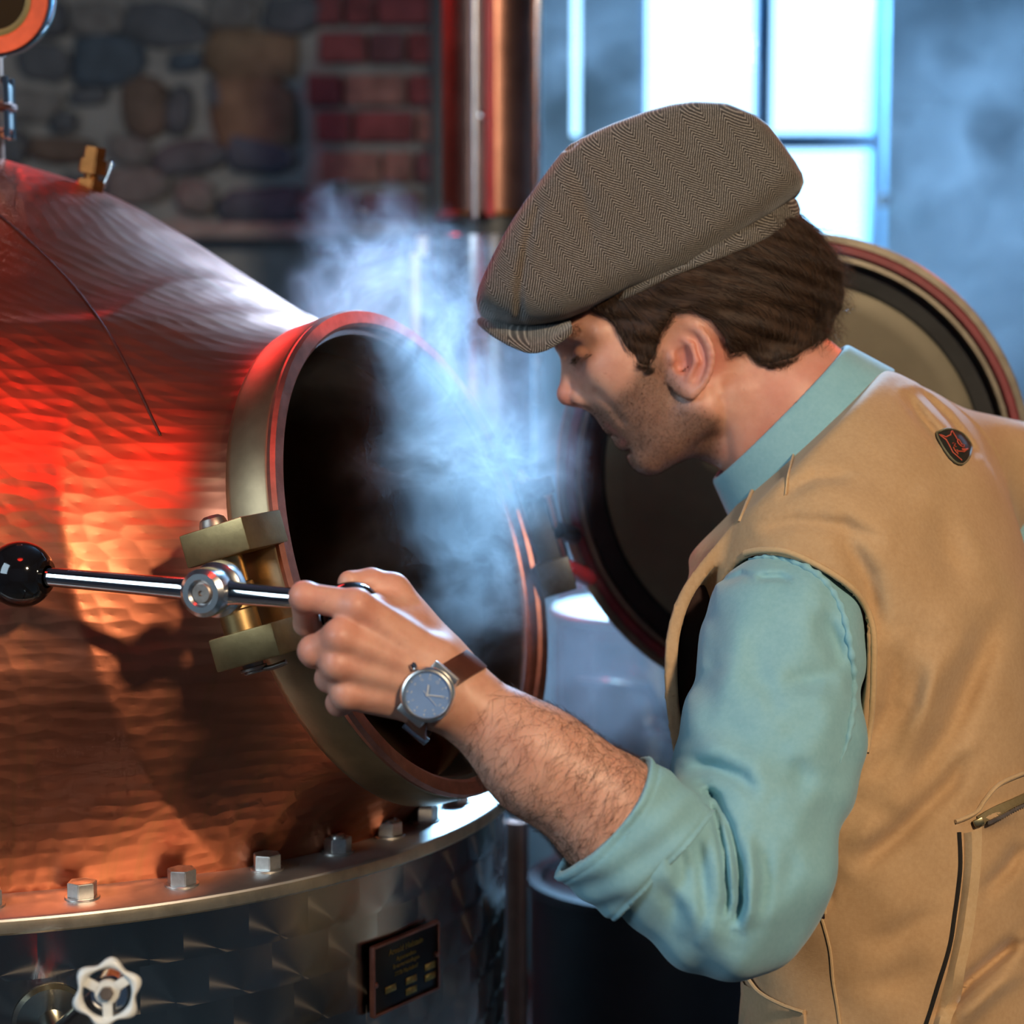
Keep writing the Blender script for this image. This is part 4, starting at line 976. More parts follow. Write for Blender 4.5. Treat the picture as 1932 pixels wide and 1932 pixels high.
# ---- vest
FD = np.array([-0.82, 0.57, 0.0]); FD /= np.linalg.norm(FD)
SPN = np.array([0, 0, 1.0]) + 0.16 * FD; SPN /= np.linalg.norm(SPN)
LAT = np.cross(FD, SPN); LAT /= np.linalg.norm(LAT); FD2 = np.cross(SPN, LAT)
A_T = np.array([LAT, FD2, SPN])
VE_F = [([(1625, 1490), (1680, 1420), (1722, 1330), (1742, 1230)], 26, 0.006), ([(1690, 1520), (1790, 1380), (1850, 1230), (1870, 1130)], 30, 0.006), ([(1660, 1455), (1740, 1330), (1790, 1200)], 24, -0.0045),
        ([(1600, 1650), (1700, 1570), (1790, 1480), (1840, 1400)], 22, 0.005), ([(1590, 1610), (1680, 1530)], 22, -0.004), ([(1760, 1930), (1830, 1850), (1932, 1765)], 14, 0.0065), ([(1790, 1945), (1870, 1870), (1940, 1815)], 18, -0.004),
        ([(1570, 970), (1636, 1090), (1660, 1220)], 22, 0.0045), ([(1700, 1200), (1680, 1330), (1620, 1440)], 22, 0.005), ([(1420, 1000), (1500, 985), (1590, 990), (1680, 1030)], 16, 0.0025), ([(1460, 940), (1540, 900), (1620, 900)], 14, 0.0022),
        ([(1556, 1540), (1556, 1640), (1560, 1710)], 12, 0.004), ([(1700, 730), (1740, 790), (1790, 850)], 12, 0.003), ([(1720, 725), (1790, 790), (1850, 870)], 10, 0.0025), ([(1750, 930), (1790, 1040), (1840, 1130)], 30, 0.004), ([(1830, 1560), (1880, 1540), (1930, 1520)], 14, -0.003),
        ([(1620, 1800), (1700, 1760), (1790, 1700)], 24, 0.003), ([(1600, 1880), (1690, 1850), (1760, 1800)], 26, 0.003), ([(1840, 1700), (1900, 1640), (1940, 1580)], 16, 0.004)]
def vest_core(P):
    d = ell(P, W(1655, 1160, 1.875), (0.185, 0.125, 0.215), A_T)
    d = smin(d, ell(P, W(1705, 1580, 1.862), (0.178, 0.128, 0.30), A_T), 0.06)
    d = smin(d, ell(P, W(1722, 1980, 1.862), (0.176, 0.128, 0.26), A_T), 0.06)
    d = smin(d, rcone(P, W(1545, 1055, 1.768), W(1640, 920, 1.90), 0.066, 0.066), 0.045)
    d = smin(d, rcone(P, W(1630, 850, 1.92), W(1905, 912, 2.02), 0.056, 0.060), 0.045)
    d = smin(d, rcone(P, W(1545, 1055, 1.768), W(1400, 1050, 1.83), 0.058, 0.045), 0.03)
    return d
FLAP = spline([(1398, 992), (1345, 1052), (1296, 1120), (1272, 1190), (1266, 1260), (1270, 1335), (1284, 1425)], 24)
def vest_sdf(P):
    d = vest_core(P)
    m = np.abs(d) < 0.05
    if m.any():
        u, v, z = pix(P[m]); s = P[m]
        fl = 2.5 * folds(u, v, VE_F) + 0.0010 * np.sin(s[:, 2] * 70 + s[:, 0] * 80)
        d[m] = d[m] + fl * (z < 1.92)
    # front panel that hangs away from the chest
    m = (P[:, 0] < 0.30) & (P[:, 2] < 1.62)
    if m.any():
        u, v, z = pix(P[m]); sh = (seg2(u, v, FLAP) - 12) / 2200; sl = np.maximum(sh, np.abs(z - 1.835) - 0.075)
        d[m] = smin(d[m], sl, 0.008)
    d = smax(d, -(sleeve_core(P) - 0.0012), 0.004)
    q = hfr(P)[:, :2] - NREF
    edge = 84 - q @ NAX
    return smax(d, edge / HS, 0.006)
V, Q = sdf_mesh(vest_sdf, (0.10, 1.60, 0.82), (0.62, 2.16, 1.72), 0.0029, newton=1)
vest = fast_mesh('vest', V, Q, M_VEST, person); vest['label'] = 'tan canvas work vest'
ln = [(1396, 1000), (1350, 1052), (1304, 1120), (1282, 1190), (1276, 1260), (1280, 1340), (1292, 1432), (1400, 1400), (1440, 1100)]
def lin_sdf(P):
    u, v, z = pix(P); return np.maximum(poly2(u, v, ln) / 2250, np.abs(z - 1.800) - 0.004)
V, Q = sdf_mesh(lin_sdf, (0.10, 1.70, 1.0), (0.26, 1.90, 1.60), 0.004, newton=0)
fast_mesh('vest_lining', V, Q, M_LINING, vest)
# trousers and boots down to the floor (below the picture)
hp = W(1725, 2000, 1.862); LF = np.array([hp[0] - 0.05, hp[1] - 0.13, 0.0]); RF = np.array([hp[0] + 0.10, hp[1] + 0.09, 0.0])
def trouser_sdf(P):
    d = ell(P, hp - Z_ * 0.06, (0.165, 0.118, 0.16), A_T)
    for f, s in ((LF, -1), (RF, 1)):
        h0 = hp + LAT * 0.085 * s - Z_ * 0.08
        d = smin(d, chain(P, [h0, (h0 + f) / 2 + FD * 0.02 + Z_ * 0.04, f + Z_ * 0.09], [0.092, 0.068, 0.056], 0.03), 0.03)
    return np.maximum(d, 0.07 - P[:, 2])
V, Q = sdf_mesh(trouser_sdf, (hp[0] - 0.3, hp[1] - 0.35, 0.04), (hp[0] + 0.35, hp[1] + 0.35, hp[2] + 0.02), 0.009, newton=1)
fast_mesh('trousers', V, Q, simple('dark_work_trousers', (0.05, 0.048, 0.045), 0.9, 0, 0.2, 60), person)
for f in (LF, RF):
    V, Q = sdf_mesh(lambda P: np.maximum(smin(rcone(P, f + Z_ * 0.05 - FD * 0.03, f + Z_ * 0.035 + FD * 0.17, 0.052, 0.042), rcone(P, f + Z_ * 0.05, f + Z_ * 0.13, 0.05, 0.055), 0.03), -P[:, 2]), f - np.array([0.28, 0.28, 0.02]), f + np.array([0.28, 0.28, 0.2]), 0.008, newton=1)
    fast_mesh('boot', V, Q, simple('brown_boot_leather', (0.06, 0.03, 0.018), 0.5, 0, 0.2, 40), person)
# details laid on the vest's own surface
def on_vest(pts, n=40, off=0.0008): return hit(vest_sdf, spline(pts, n), 1.35, 2.4, off)
def strip(name, left, right, mat, parent, n=40, off=0.0016, th=0.0022):
    """a band of cloth between two pixel lines, with its own thickness"""
    a = hit(vest_sdf, spline(left, n), 1.35, 2.4); b = hit(vest_sdf, spline(right, n), 1.35, 2.4)
    g, _ = grad(vest_sdf, (a + b) / 2); g /= np.linalg.norm(g, axis=1)[:, None]
    for _ in range(3):
        k = np.ones(5) / 5; g = np.stack([np.convolve(np.pad(g[:, i], 2, 'edge'), k, 'valid') for i in range(3)], 1)
    V = np.stack([a - g * 0.003, a + g * off * 0.6, a * 0.9 + b * 0.1 + g * (off + th * 0.5), (a + b) / 2 + g * (off + th * 0.5), a * 0.1 + b * 0.9 + g * (off + th * 0.5), b + g * off * 0.6, b - g * 0.003], 1)
    k = V.shape[1]; V = V.reshape(-1, 3); F = [(i * k + j, i * k + j + 1, (i + 1) * k + j + 1, (i + 1) * k + j) for i in range(n - 1) for j in range(k - 1)]
    return mk(name, V, F, mat, parent, True, 60)
tube('armhole_piping', on_vest([(1406, 1044), (1440, 1038), (1490, 1043), (1564, 1079), (1618, 1122), (1646, 1184), (1648, 1272), (1644, 1345), (1634, 1420)], 60, 0.0002), 0.0027, M_VESTEDGE, vest, 8)
tube('neckline_edge', on_vest([(1655, 690), (1630, 700), (1560, 745), (1500, 800), (1455, 860), (1420, 925), (1395, 985)], 40, 0.0002), 0.0016, M_VESTEDGE, vest, 8)
tube('shoulder_seam', on_vest([(1512, 800), (1500, 850), (1486, 905), (1482, 935)], 24, 0.0008), 0.0010, M_VESTEDGE, vest, 6)
tube('side_seam', on_vest([(1550, 1730), (1566, 1790), (1572, 1850), (1580, 1900), (1588, 1960)], 40, 0.0004), 0.0013, M_VESTEDGE, vest, 6)
fp = strip('flap_pocket', [(1440, 1600), (1450, 1660), (1470, 1722)], [(1524, 1612), (1540, 1650), (1560, 1718)], M_VEST, vest, 24, 0.007, 0.005)
tube('flap_shadow_strip', on_vest([(1455, 1726), (1500, 1729), (1556, 1727)], 20, 0.0005), 0.0028, M_LINING, fp, 6)  # dark tube laid as the shade under the flap edge
tube('flap_edge', on_vest([(1524, 1614), (1540, 1650), (1556, 1690), (1560, 1724)], 24, 0.0048), 0.0016, M_VESTEDGE, fp, 6)
sn = hit(vest_sdf, [(1540, 1700)], 1.35, 2.4, 0.006)[0]
lathe('snap_button', [(0, 0.003), (0.0035, 0.0026), (0.0052, 0.0012), (0.0056, 0.0)], sn, -FW, M_DARKSTEEL, fp, 20)
strip('lower_pocket', [(1405, 1850), (1400, 1900), (1396, 1960)], [(1520, 1905), (1522, 1930), (1524, 1970)], M_VEST, vest, 20, 0.004, 0.004)
tube('lower_pocket_hem', on_vest([(1418, 1842), (1440, 1870), (1480, 1893), (1520, 1908)], 24, 0.004), 0.0016, M_VESTEDGE, vest, 6)
strip('pocket_placket', [(1818, 1572), (1818, 1640), (1806, 1740), (1788, 1830), (1760, 1935)], [(1842, 1560), (1840, 1640), (1830, 1740), (1812, 1830), (1786, 1940)], M_VESTEDGE, vest, 60, 0.005, 0.006)
tube('pocket_gap', on_vest([(1809, 1570), (1811, 1640), (1800, 1730), (1790, 1790), (1766, 1870), (1744, 1940)], 60, 0.0002), 0.0020, simple('black_gap_tape', (0.012, 0.01, 0.009), 0.9), vest, 6)
strip('zip_tape', [(1842, 1540), (1880, 1520), (1945, 1490)], [(1850, 1560), (1890, 1542), (1945, 1512)], simple('olive_zip_tape', (0.20, 0.15, 0.07), 0.8, 0, 0.1, 300), vest, 24, 0.0015, 0.002)
zt_ = on_vest([(1862, 1549), (1900, 1532), (1945, 1508)], 26, 0.0034)
Vz = [];
parts_ = [box_vf(p, X_, Y_, Z_, 0.0010, 0.0010, 0.0014) for p in zt_]
V, F = join_vf(parts_); o = mk('zip_teeth', V, F, M_STEELDULL, vest, False); o['kind'] = 'stuff'
zs = hit(vest_sdf, [(1843, 1550)], 1.35, 2.4, 0.004)[0]
box('zip_slider', zs, (0.0085, 0.004, 0.006), simple('brass_zip', (0.58, 0.50, 0.27), 0.3, 1.0), vest, 0.001, (RT * 0.9 + UP * 0.4, FW, UP * 0.9 - RT * 0.4))
tube('zip_piping', on_vest([(1800, 1550), (1822, 1542), (1842, 1530), (1856, 1508), (1885, 1478), (1945, 1452)], 40, 0.002), 0.0018, M_VESTEDGE, vest, 6)
# round embroidered patch with an animal head in red outline
PK = lambda x, y: (1740 + x * 120 / 1932, 790 + y * 110 / 1771)
po = [PK(*p) for p in ((385, 470), (450, 400), (560, 350), (700, 325), (850, 335), (1050, 400), (1230, 510), (1380, 660), (1470, 830), (1480, 960), (1430, 1160), (1330, 1330), (1200, 1430), (1090, 1430), (960, 1370), (800, 1220), (640, 1000), (500, 770), (410, 600))]
cpx = np.mean(po, 0); n = len(po)
rings = [hit(vest_sdf, [cpx + (np.array(p) - cpx) * s for p in po], 1.35, 2.4, o_) for s, o_ in ((1.0, -0.001), (1.0, 0.0012), (0.96, 0.0018), (0.5, 0.0018), (0.02, 0.0018))]
V = np.concatenate(rings); F = [(k * n + i, k * n + (i + 1) % n, (k + 1) * n + (i + 1) % n, (k + 1) * n + i) for k in range(4) for i in range(n)]
patch = mk('patch', V, F, simple('dark_patch_cloth', (0.012, 0.011, 0.006), 0.9, 0, 0.3, 400, 0.2, 900, 0.0003), vest, True); patch['label'] = 'dark round patch with red animal outline'
tube('patch_border', hit(vest_sdf, spline([cpx + (np.array(p) - cpx) * 0.955 for p in po + po[:1]], 60), 1.35, 2.4, 0.0019), 0.0009, simple('olive_thread', (0.16, 0.15, 0.085), 0.7, 0, 0.4, 900), patch, 6)
M_REDTHR = simple('red_thread', (0.62, 0.10, 0.05), 0.7, 0, 0.2, 900)
for ln_ in ([(1140, 1300), (1000, 1180), (850, 1040), (780, 880), (700, 700), (590, 600), (525, 535), (620, 550), (700, 610), (800, 540), (820, 440), (845, 415), (920, 540), (990, 660), (1060, 700), (1130, 820), (1210, 850), (1200, 910), (1120, 880), (1040, 800), (1000, 740), (1010, 690)],
            [(590, 600), (680, 690), (715, 710)], [(1150, 960), (1230, 970), (1320, 955), (1210, 1045), (1040, 1030)], [(870, 790), (950, 800), (900, 860), (970, 890)], [(880, 900), (920, 1000), (1010, 990), (1020, 1130)], [(940, 1010), (990, 1090)], [(1150, 970), (1180, 1000), (1280, 985)]):
    tube('embroidered_line', hit(vest_sdf, [PK(*p) for p in ln_], 1.35, 2.4, 0.0024), 0.00055, M_REDTHR, patch, 5)
# ================================================================== CAP, HAIR
def tweed():
    t = NT('herringbone_tweed'); uv = t.coord('UV')
    sp = t.n('ShaderNodeSeparateXYZ'); t.l(uv, sp.inputs[0]); u, v = sp.outputs[0], sp.outputs[1]
    a = t.math('SUBTRACT', t.math('MULTIPLY', u, 0.84), t.math('MULTIPLY', v, 0.54)); b = t.math('ADD', t.math('MULTIPLY', u, 0.54), t.math('MULTIPLY', v, 0.84))
    wob = t.noise(2.2, 2, 0.5, uv); a = t.math('ADD', a, t.math('MULTIPLY', wob, 0.08))
    tri = t.math('MULTIPLY', t.math('ABSOLUTE', t.math('SUBTRACT', t.math('FRACT', t.math('DIVIDE', a, 0.62)), 0.5)), 0.62)
    ph = t.math('FRACT', t.math('DIVIDE', t.math('ADD', b, t.math('MULTIPLY', tri, 1.25)), 0.066))
    st = t.math('SUBTRACT', 1.0, t.math('MULTIPLY', t.math('ABSOLUTE', t.math('SUBTRACT', ph, 0.5)), 2.0))
    fib = t.noise(55, 4, 0.7, uv)
    f = t.math('ADD', t.math('MULTIPLY', st, 0.75), t.math('MULTIPLY', t.math('SUBTRACT', fib, 0.5), 1.1))
    col = t.ramp(f, [(0.25, (0.024, 0.021, 0.018)), (0.5, (0.125, 0.113, 0.10)), (0.78, (0.46, 0.42, 0.365))])
    big = t.noise(1.4, 3, 0.5, uv)
    col = t.mix(t.math('MULTIPLY', big, 0.25), col, (0.10, 0.065, 0.042))
    t.set(Base_Color=col, Roughness=0.9, Specular_IOR_Level=0.15, Sheen_Weight=0.35)
    bb = t.bump(f, 0.35, 0.0008); t.bump(t.noise(3.0, 3, 0.5, uv), 0.2, 0.004, bb)
    return t.m
M_TWEED = tweed()
def px_uv(o, V, k=0.01):
    H = hfr(V); me = o.data; uvl = me.uv_layers.new(name='UVMap'); li = np.zeros(len(me.loops), np.int32); me.loops.foreach_get('vertex_index', li)
    # unroll a little with depth so that the top does not smear
    uvl.data.foreach_set('uv', (np.stack([H[:, 0], H[:, 1] - 0.55 * np.abs(H[:, 2])], 1) * k)[li].astype(np.float32).ravel())
CROWN = [(895, 569), (902, 546), (914, 524), (936, 482), (963, 437), (988, 400), (1013, 366), (1034, 336), (1055, 306), (1072, 290), (1092, 279), (1120, 265), (1150, 252), (1212, 230), (1255, 219), (1295, 214), (1357, 217), (1411, 237), (1438, 256), (1458, 280), (1489, 321), (1503, 345), (1506, 362), (1498, 378),
         (1440, 420), (1398, 447), (1335, 488), (1274, 524), (1225, 544), (1171, 563), (1110, 592), (1059, 612), (1025, 619), (997, 621), (965, 619), (930, 611), (905, 598), (897, 585)]
CP_F = [([(1020, 400), (994, 480), (980, 560), (978, 622)], 8, 7), ([(1000, 440), (972, 520), (958, 600)], 16, -4), ([(1064, 318), (1090, 380), (1106, 450), (1112, 510)], 13, 5), ([(1100, 340), (1150, 420), (1190, 480)], 22, -3),
        ([(1054, 312), (1074, 306), (1094, 284)], 5, 4), ([(1400, 260), (1440, 320), (1452, 380)], 26, 2.5), ([(1120, 560), (1140, 520), (1180, 500)], 14, 3), ([(1240, 500), (1300, 470), (1370, 440)], 16, -2)]
def crown_sdf(P):
    Q = hfr(P); q = (Q - np.array([1205, 440, 0])) @ rot2(0.917, -0.4).T
    k = ((np.abs(q[:, 0]) / 400) ** 3.4 + (np.abs(q[:, 1]) / 270) ** 3.4 + (np.abs(q[:, 2]) / 205) ** 3.0) ** (1 / 3.2)
    e = (k - 1) * 200
    p = poly2(Q[:, 0], Q[:, 1], CROWN)
    # the near and far sides of the bag hang a little lower than its middle
    d = smax(p, e, 62)
    return (d + folds(Q[:, 0], Q[:, 1], CP_F)) / HS
cap = empty('flat_cap', HC - parent_loc(person)); cap.parent = person
clo, chi = HC + np.array([-0.215, -0.13, 0.0]), HC + np.array([0.11, 0.13, 0.26])
V, Q = sdf_mesh(crown_sdf, clo, chi, 0.0022, newton=1); o = fast_mesh('cap_crown', V, Q, M_TWEED, cap); px_uv(o, V)
BAND = [(1171, 560), (1274, 520), (1398, 440), (1490, 372), (1501, 384), (1503, 404), (1495, 428), (1460, 452), (1400, 484), (1340, 510), (1290, 528), (1240, 548), (1190, 574), (1150, 590)]
def band_sdf(P):
    Q = hfr(P); e = cran_d(Q, (34, 40, 27)); p = poly2(Q[:, 0], Q[:, 1], BAND)
    seam = 2.5 * np.exp(-(seg2(Q[:, 0], Q[:, 1], [(1280, 520), (1340, 500), (1400, 473), (1490, 420)]) / 2.5) ** 2)
    return (smax(p, e, 16) + seam) / HS
V, Q = sdf_mesh(band_sdf, clo, chi, 0.0022, newton=1); o = fast_mesh('cap_band', V, Q, M_TWEED, cap); px_uv(o, V)
def brim_sdf(P):
    Q = hfr(P); u, v, w = Q.T
    pl = np.sqrt(((u - 1085) / 186) ** 2 + (w / 176) ** 2)
    v0 = 606 + 58 * (np.abs(w) / 165) ** 1.8 * (1 - 1.0 * np.clip((u - 985) / 100, 0, 1) ** 1.6)
    v0 = v0 - 0.12 * w
    th_ = np.abs(v - v0) - 8
    d = smax((pl - 1) * 150, th_, 10); d = smax(d, u - 1075, 4)
    return d / HS * 0.8
V, Q = sdf_mesh(brim_sdf, clo, chi, 0.0020, newton=1); o = fast_mesh('cap_brim', V, Q, M_TWEED, cap); px_uv(o, V)
# ---- hair
HAIR = [(1098, 540), (1112, 586), (1132, 604), (1150, 622), (1166, 650), (1180, 680), (1198, 696), (1216, 700), (1228, 676), (1238, 640), (1258, 604), (1290, 600), (1326, 616), (1352, 642), (1364, 676), (1392, 672), (1416, 690), (1440, 694), (1481, 684), (1522, 660), (1564, 626), (1582, 592), (1590, 560), (1582, 511), (1562, 478), (1531, 446), (1500, 418), (1440, 380), (1200, 470)]
def hair_sdf(P):
    Q = hfr(P); b = cran_d(Q, (46, 40, 13)); b = smin(b, neck_d(Q, 13), 20)
    b = smin(b, ell(Q, (1190, 690, 0), (112, 165, 122), A_FA), 30)
    b = np.minimum(b, head_px(Q) - 6.0)
    p = poly2(Q[:, 0], Q[:, 1], HAIR)
    lump = 2.5 * np.sin(Q[:, 0] * 0.02 + Q[:, 1] * 0.10 + 2 * np.sin(Q[:, 0] * 0.015)) + 1.5 * np.sin(Q[:, 1] * 0.21 - Q[:, 0] * 0.05)
    return (smax(p, b + lump, 18)) / HS
M_HAIR = NT('brown_hair'); _t = M_HAIR; _f = _t.noise(60, 3, 0.6, _t.coord())
_t.set(Base_Color=_t.ramp(_f, [(0.3, (0.022, 0.011, 0.006)), (0.7, (0.060, 0.030, 0.016))]), Roughness=0.6, Specular_IOR_Level=0.25); M_HAIR = _t.m
M_STRAND = NT('brown_hair_strand'); _t = M_STRAND; _i = _t.n('ShaderNodeHairInfo').outputs['Random']
_t.set(Base_Color=_t.ramp(_i, [(0.0, (0.014, 0.007, 0.004)), (0.6, (0.042, 0.021, 0.011)), (1.0, (0.11, 0.062, 0.036))]), Roughness=0.42, Specular_IOR_Level=0.4); M_STRAND = _t.m
V, Q = sdf_mesh(hair_sdf, HC + np.array([-0.13, -0.13, -0.03]), HC + np.array([0.14, 0.13, 0.18]), 0.0026, newton=1)
hair = fast_mesh('hair', V, Q, M_HAIR, person)
KEYP = np.array([(1140, 600), (1180, 580), (1190, 655), (1215, 690), (1240, 600), (1300, 570), (1400, 560), (1380, 640), (1480, 500), (1500, 590), (1560, 520), (1580, 570), (1565, 620), (1500, 650), (1430, 660), (1400, 680)], float)
KEYD = np.array([(.35, .94), (.75, .66), (.25, .97), (.0, 1), (.93, .37), (.98, .2), (.97, .22), (.72, .70), (.75, .66), (.9, .4), (.45, .89), (.1, 1), (-.5, .86), (-.35, .94), (.25, .97), (.5, .87)], float)
def strands(name, roots, steps, seglen, dirf, surf, lift, rad, mat, parent, jit=0.25, taper=True):
    """hairs that start on a surface and follow a direction field along it"""
    n = len(roots); pts = np.zeros((n, steps, 3)); p = roots.copy(); pts[:, 0] = p
    J = RNG.normal(0, jit, (n, 3)); L = seglen * RNG.uniform(0.6, 1.3, n)
    for s in range(1, steps):
        dd = dirf(p) + J + RNG.normal(0, jit * 0.25, (n, 3)); g, f = grad(surf, p); g /= np.linalg.norm(g, axis=1)[:, None] + 1e-9
        dd = dd - g * (dd * g).sum(1)[:, None]; dd /= np.linalg.norm(dd, axis=1)[:, None] + 1e-9
        want = lift[0] + (lift[1] - lift[0]) * s / (steps - 1)
        p = p + dd * L[:, None] + g * (want * LIFTJ(n) - f)[:, None] * 0.7
        pts[:, s] = p
    hc_ = bpy.data.hair_curves.new(name); hc_.add_curves([steps] * n)
    pts = pts - parent_loc(parent)
    hc_.attributes['position'].data.foreach_set('vector', pts.astype(np.float32).ravel())
    ra = hc_.attributes.get('radius') or hc_.attributes.new('radius', 'FLOAT', 'POINT')
    rr = np.tile(rad * np.linspace(1, 0.35 if taper else 1, steps), n) * np.repeat(RNG.uniform(0.7, 1.2, n), steps)
    ra.data.foreach_set('value', rr.astype(np.float32)); hc_.materials.append(mat)
    return link(bpy.data.objects.new(name, hc_), parent)
def LIFTJ(n): return RNG.uniform(0.5, 1.5, n)
def head_dir(p):
    Q = hfr(p); d2 = ((Q[:, None, :2] - KEYP[None]) ** 2).sum(2) + 200.0; wt = 1 / d2 ** 1.5; D = (wt[:, :, None] * KEYD[None]).sum(1); D /= np.linalg.norm(D, axis=1)[:, None]
    return D[:, :1] * RT - D[:, 1:2] * UP
sel = np.arange(len(V)); Hv = hfr(V); sel = sel[(poly2(Hv[:, 0], Hv[:, 1], HAIR) < 6)]
idx = RNG.choice(sel, 9000)
so = strands('hair_strands', V[idx] + RNG.normal(0, 0.0012, (9000, 3)), 9, 0.0058, head_dir, hair_sdf, (-0.001, 0.003), 0.00013, M_STRAND, hair, 0.22); so['kind'] = 'stuff'
bk = sel[(Hv[sel][:, 0] > 1520)]
idx = RNG.choice(bk, 700); so = strands('loose_hair', V[idx], 6, 0.0055, lambda p: head_dir(p) * 0.7 + RT * 0.6, lambda P: hair_sdf(P), (0.0, 0.015), 0.00009, M_STRAND, hair, 0.3); so['kind'] = 'stuff'
# ---- beard stubble, brow, lashes, forearm hair
Bh = hfr(BV)
st_i = np.nonzero((stub > 0.25) & (Bh[:, 2] < 40))[0]
idx = RNG.choice(st_i, 5200, p=stub[st_i] / stub[st_i].sum())
so = strands('stubble', BV[idx] + RNG.normal(0, 0.0007, (5200, 3)), 3, 0.0011, lambda p: 0.25 * RT - 0.9 * UP, body_sdf, (0.0, 0.0016), 0.000065, M_HAIR, body, 0.5); so['kind'] = 'stuff'
bi = np.nonzero((seg2(Bh[:, 0], Bh[:, 1], [(1046, 640), (1062, 634), (1100, 620)]) < 9) & (Bh[:, 2] < 0) & (np.abs(Bh[:, 2]) < 100) & (Bh[:, 0] < 1092))[0]
idx = RNG.choice(bi, 260); so = strands('eyebrow', BV[idx], 4, 0.0022, lambda p: 0.7 * RT - 0.6 * UP - 0.5 * FW, body_sdf, (0.0, 0.003), 0.00010, M_HAIR, body, 0.3); so['kind'] = 'stuff'
bi = np.nonzero((seg2(Bh[:, 0], Bh[:, 1], [(1080, 682), (1094, 679), (1112, 676)]) < 3.5) & (Bh[:, 2] < -30) & (Bh[:, 2] > -105))[0]
if len(bi):
    idx = RNG.choice(bi, 80); so = strands('eyelashes', BV[idx], 4, 0.0018, lambda p: -0.75 * RT - 0.75 * UP, body_sdf, (0.0, 0.0055), 0.00012, M_HAIR, body, 0.2); so['kind'] = 'stuff'
tt = ((BV - FB) @ (WR - FB)) / ((WR - FB) @ (WR - FB)); rr_ = np.linalg.norm(BV - FB - tt[:, None] * (WR - FB), axis=1)
ai = np.nonzero((tt > -0.25) & (tt < 0.90) & (rr_ < 0.06) & (BV[:, 1] < 1.63))[0]
wgt = np.clip(1.15 - tt[ai], 0.15, 1); idx = RNG.choice(ai, 4200, p=wgt / wgt.sum())
so = strands('forearm_hair', BV[idx], 6, 0.0030, lambda p: -0.35 * RT - 0.9 * UP + 0.25 * FAX, body_sdf, (0.0, 0.0032), 0.000085, M_HAIR, body, 0.4); so['kind'] = 'stuff'
# ================================================================== WRIST WATCH
WC = W(806, 1311, 1.5445); WN = np.array([-0.10, -0.985, 0.08]); WN /= np.linalg.norm(WN)
watch = empty('wristwatch', WC, 'steel wristwatch with blue dial and brown leather strap on the man\'s wrist', 'watch')
M_CASE = simple('brushed_watch_steel', (0.80, 0.79, 0.76), 0.28, 1.0, 0.05, 30)
SAX = np.cross(FAX, WN); SAX /= np.linalg.norm(SAX)          # across the wrist (12 to 6 o'clock)
if SAX[2] < 0: SAX = -SAX
WXX = np.cross(SAX, WN); WXX /= np.linalg.norm(WXX)
if WXX[0] < 0: WXX = -WXX
lathe('case', [(0.0, -0.009), (0.0185, -0.009), (0.0202, -0.007), (0.0206, -0.003), (0.0200, -0.0005), (0.0188, 0.0012), (0.0176, 0.0016), (0.0168, 0.0008), (0.0165, -0.001)], WC, WN, M_CASE, watch, 64)
M_DIAL = simple('sky_reflection_dial', (0.30, 0.47, 0.80), 0.3, 0.1, 0.08, 30)  # sky reflection on the crystal is put into the dial colour
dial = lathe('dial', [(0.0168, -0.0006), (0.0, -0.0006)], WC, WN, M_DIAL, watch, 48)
M_MARK = simple('white_dial_print', (0.85, 0.88, 0.92), 0.5)
for k in range(12):
    a = k * math.pi / 6; dx, dy = math.sin(a), math.cos(a); c = WC + (dx * WXX + dy * SAX) * 0.0148 + WN * 0.0001
    lathe('hour_dot', [(0.0006, -0.0004), (0.0006, 0.0), (0, 0.0)], c, WN, M_MARK, dial, 10)
for k in range(12):
    a = k * math.pi / 6
    text(str(k or 12), 0.0030, WC + (math.sin(a) * WXX + math.cos(a) * SAX) * 0.0118 - WN * 0.0003, WXX, SAX, WN, M_MARK, dial, 'numeral', 0.00005)
def hand(name, a, L, w_):
    u = math.sin(a) * WXX + math.cos(a) * SAX; v = np.cross(WN, u)
    box(name, WC + u * (L / 2 - 0.001) + WN * 0.0004, (L, w_, 0.0003), M_MARK, dial, 0.0, (u, v, WN))
hand('hour_hand', -0.55, 0.0085, 0.0011); hand('minute_hand', 0.98, 0.0125, 0.0008); hand('second_hand', 1.75, 0.0115, 0.0003); hand('second_hand_tail', 1.75 + math.pi, 0.005, 0.0003)
def glass_clear():
    t = NT('watch_crystal'); t.set(Base_Color=(1.0, 1.0, 1.0), Roughness=0.02, IOR=1.5, Transmission_Weight=1.0); t.b.inputs['Alpha'].default_value = 0.35; return t.m
lathe('crystal', [(0.0170, 0.0006), (0.0150, 0.0012), (0.010, 0.0016), (0.0, 0.0018)], WC, WN, glass_clear(), watch, 48)
cr = WC - WXX * 0.0205 + SAX * 0.008
cyl('crown', WC - WXX * 0.019 + SAX * 0.0085 - WN * 0.003, WC - WXX * 0.0235 + SAX * 0.0105 - WN * 0.003, 0.0026, M_CHROME, watch, 14)
for s in (1, -1):
    c = WC + s * SAX * 0.0185 - WN * 0.005
    V, F = box_vf(c, WXX, SAX, WN, 0.0112, 0.0050, 0.0026, 0.0018); mk('lug', V, F, M_CASE, watch, True, 30)
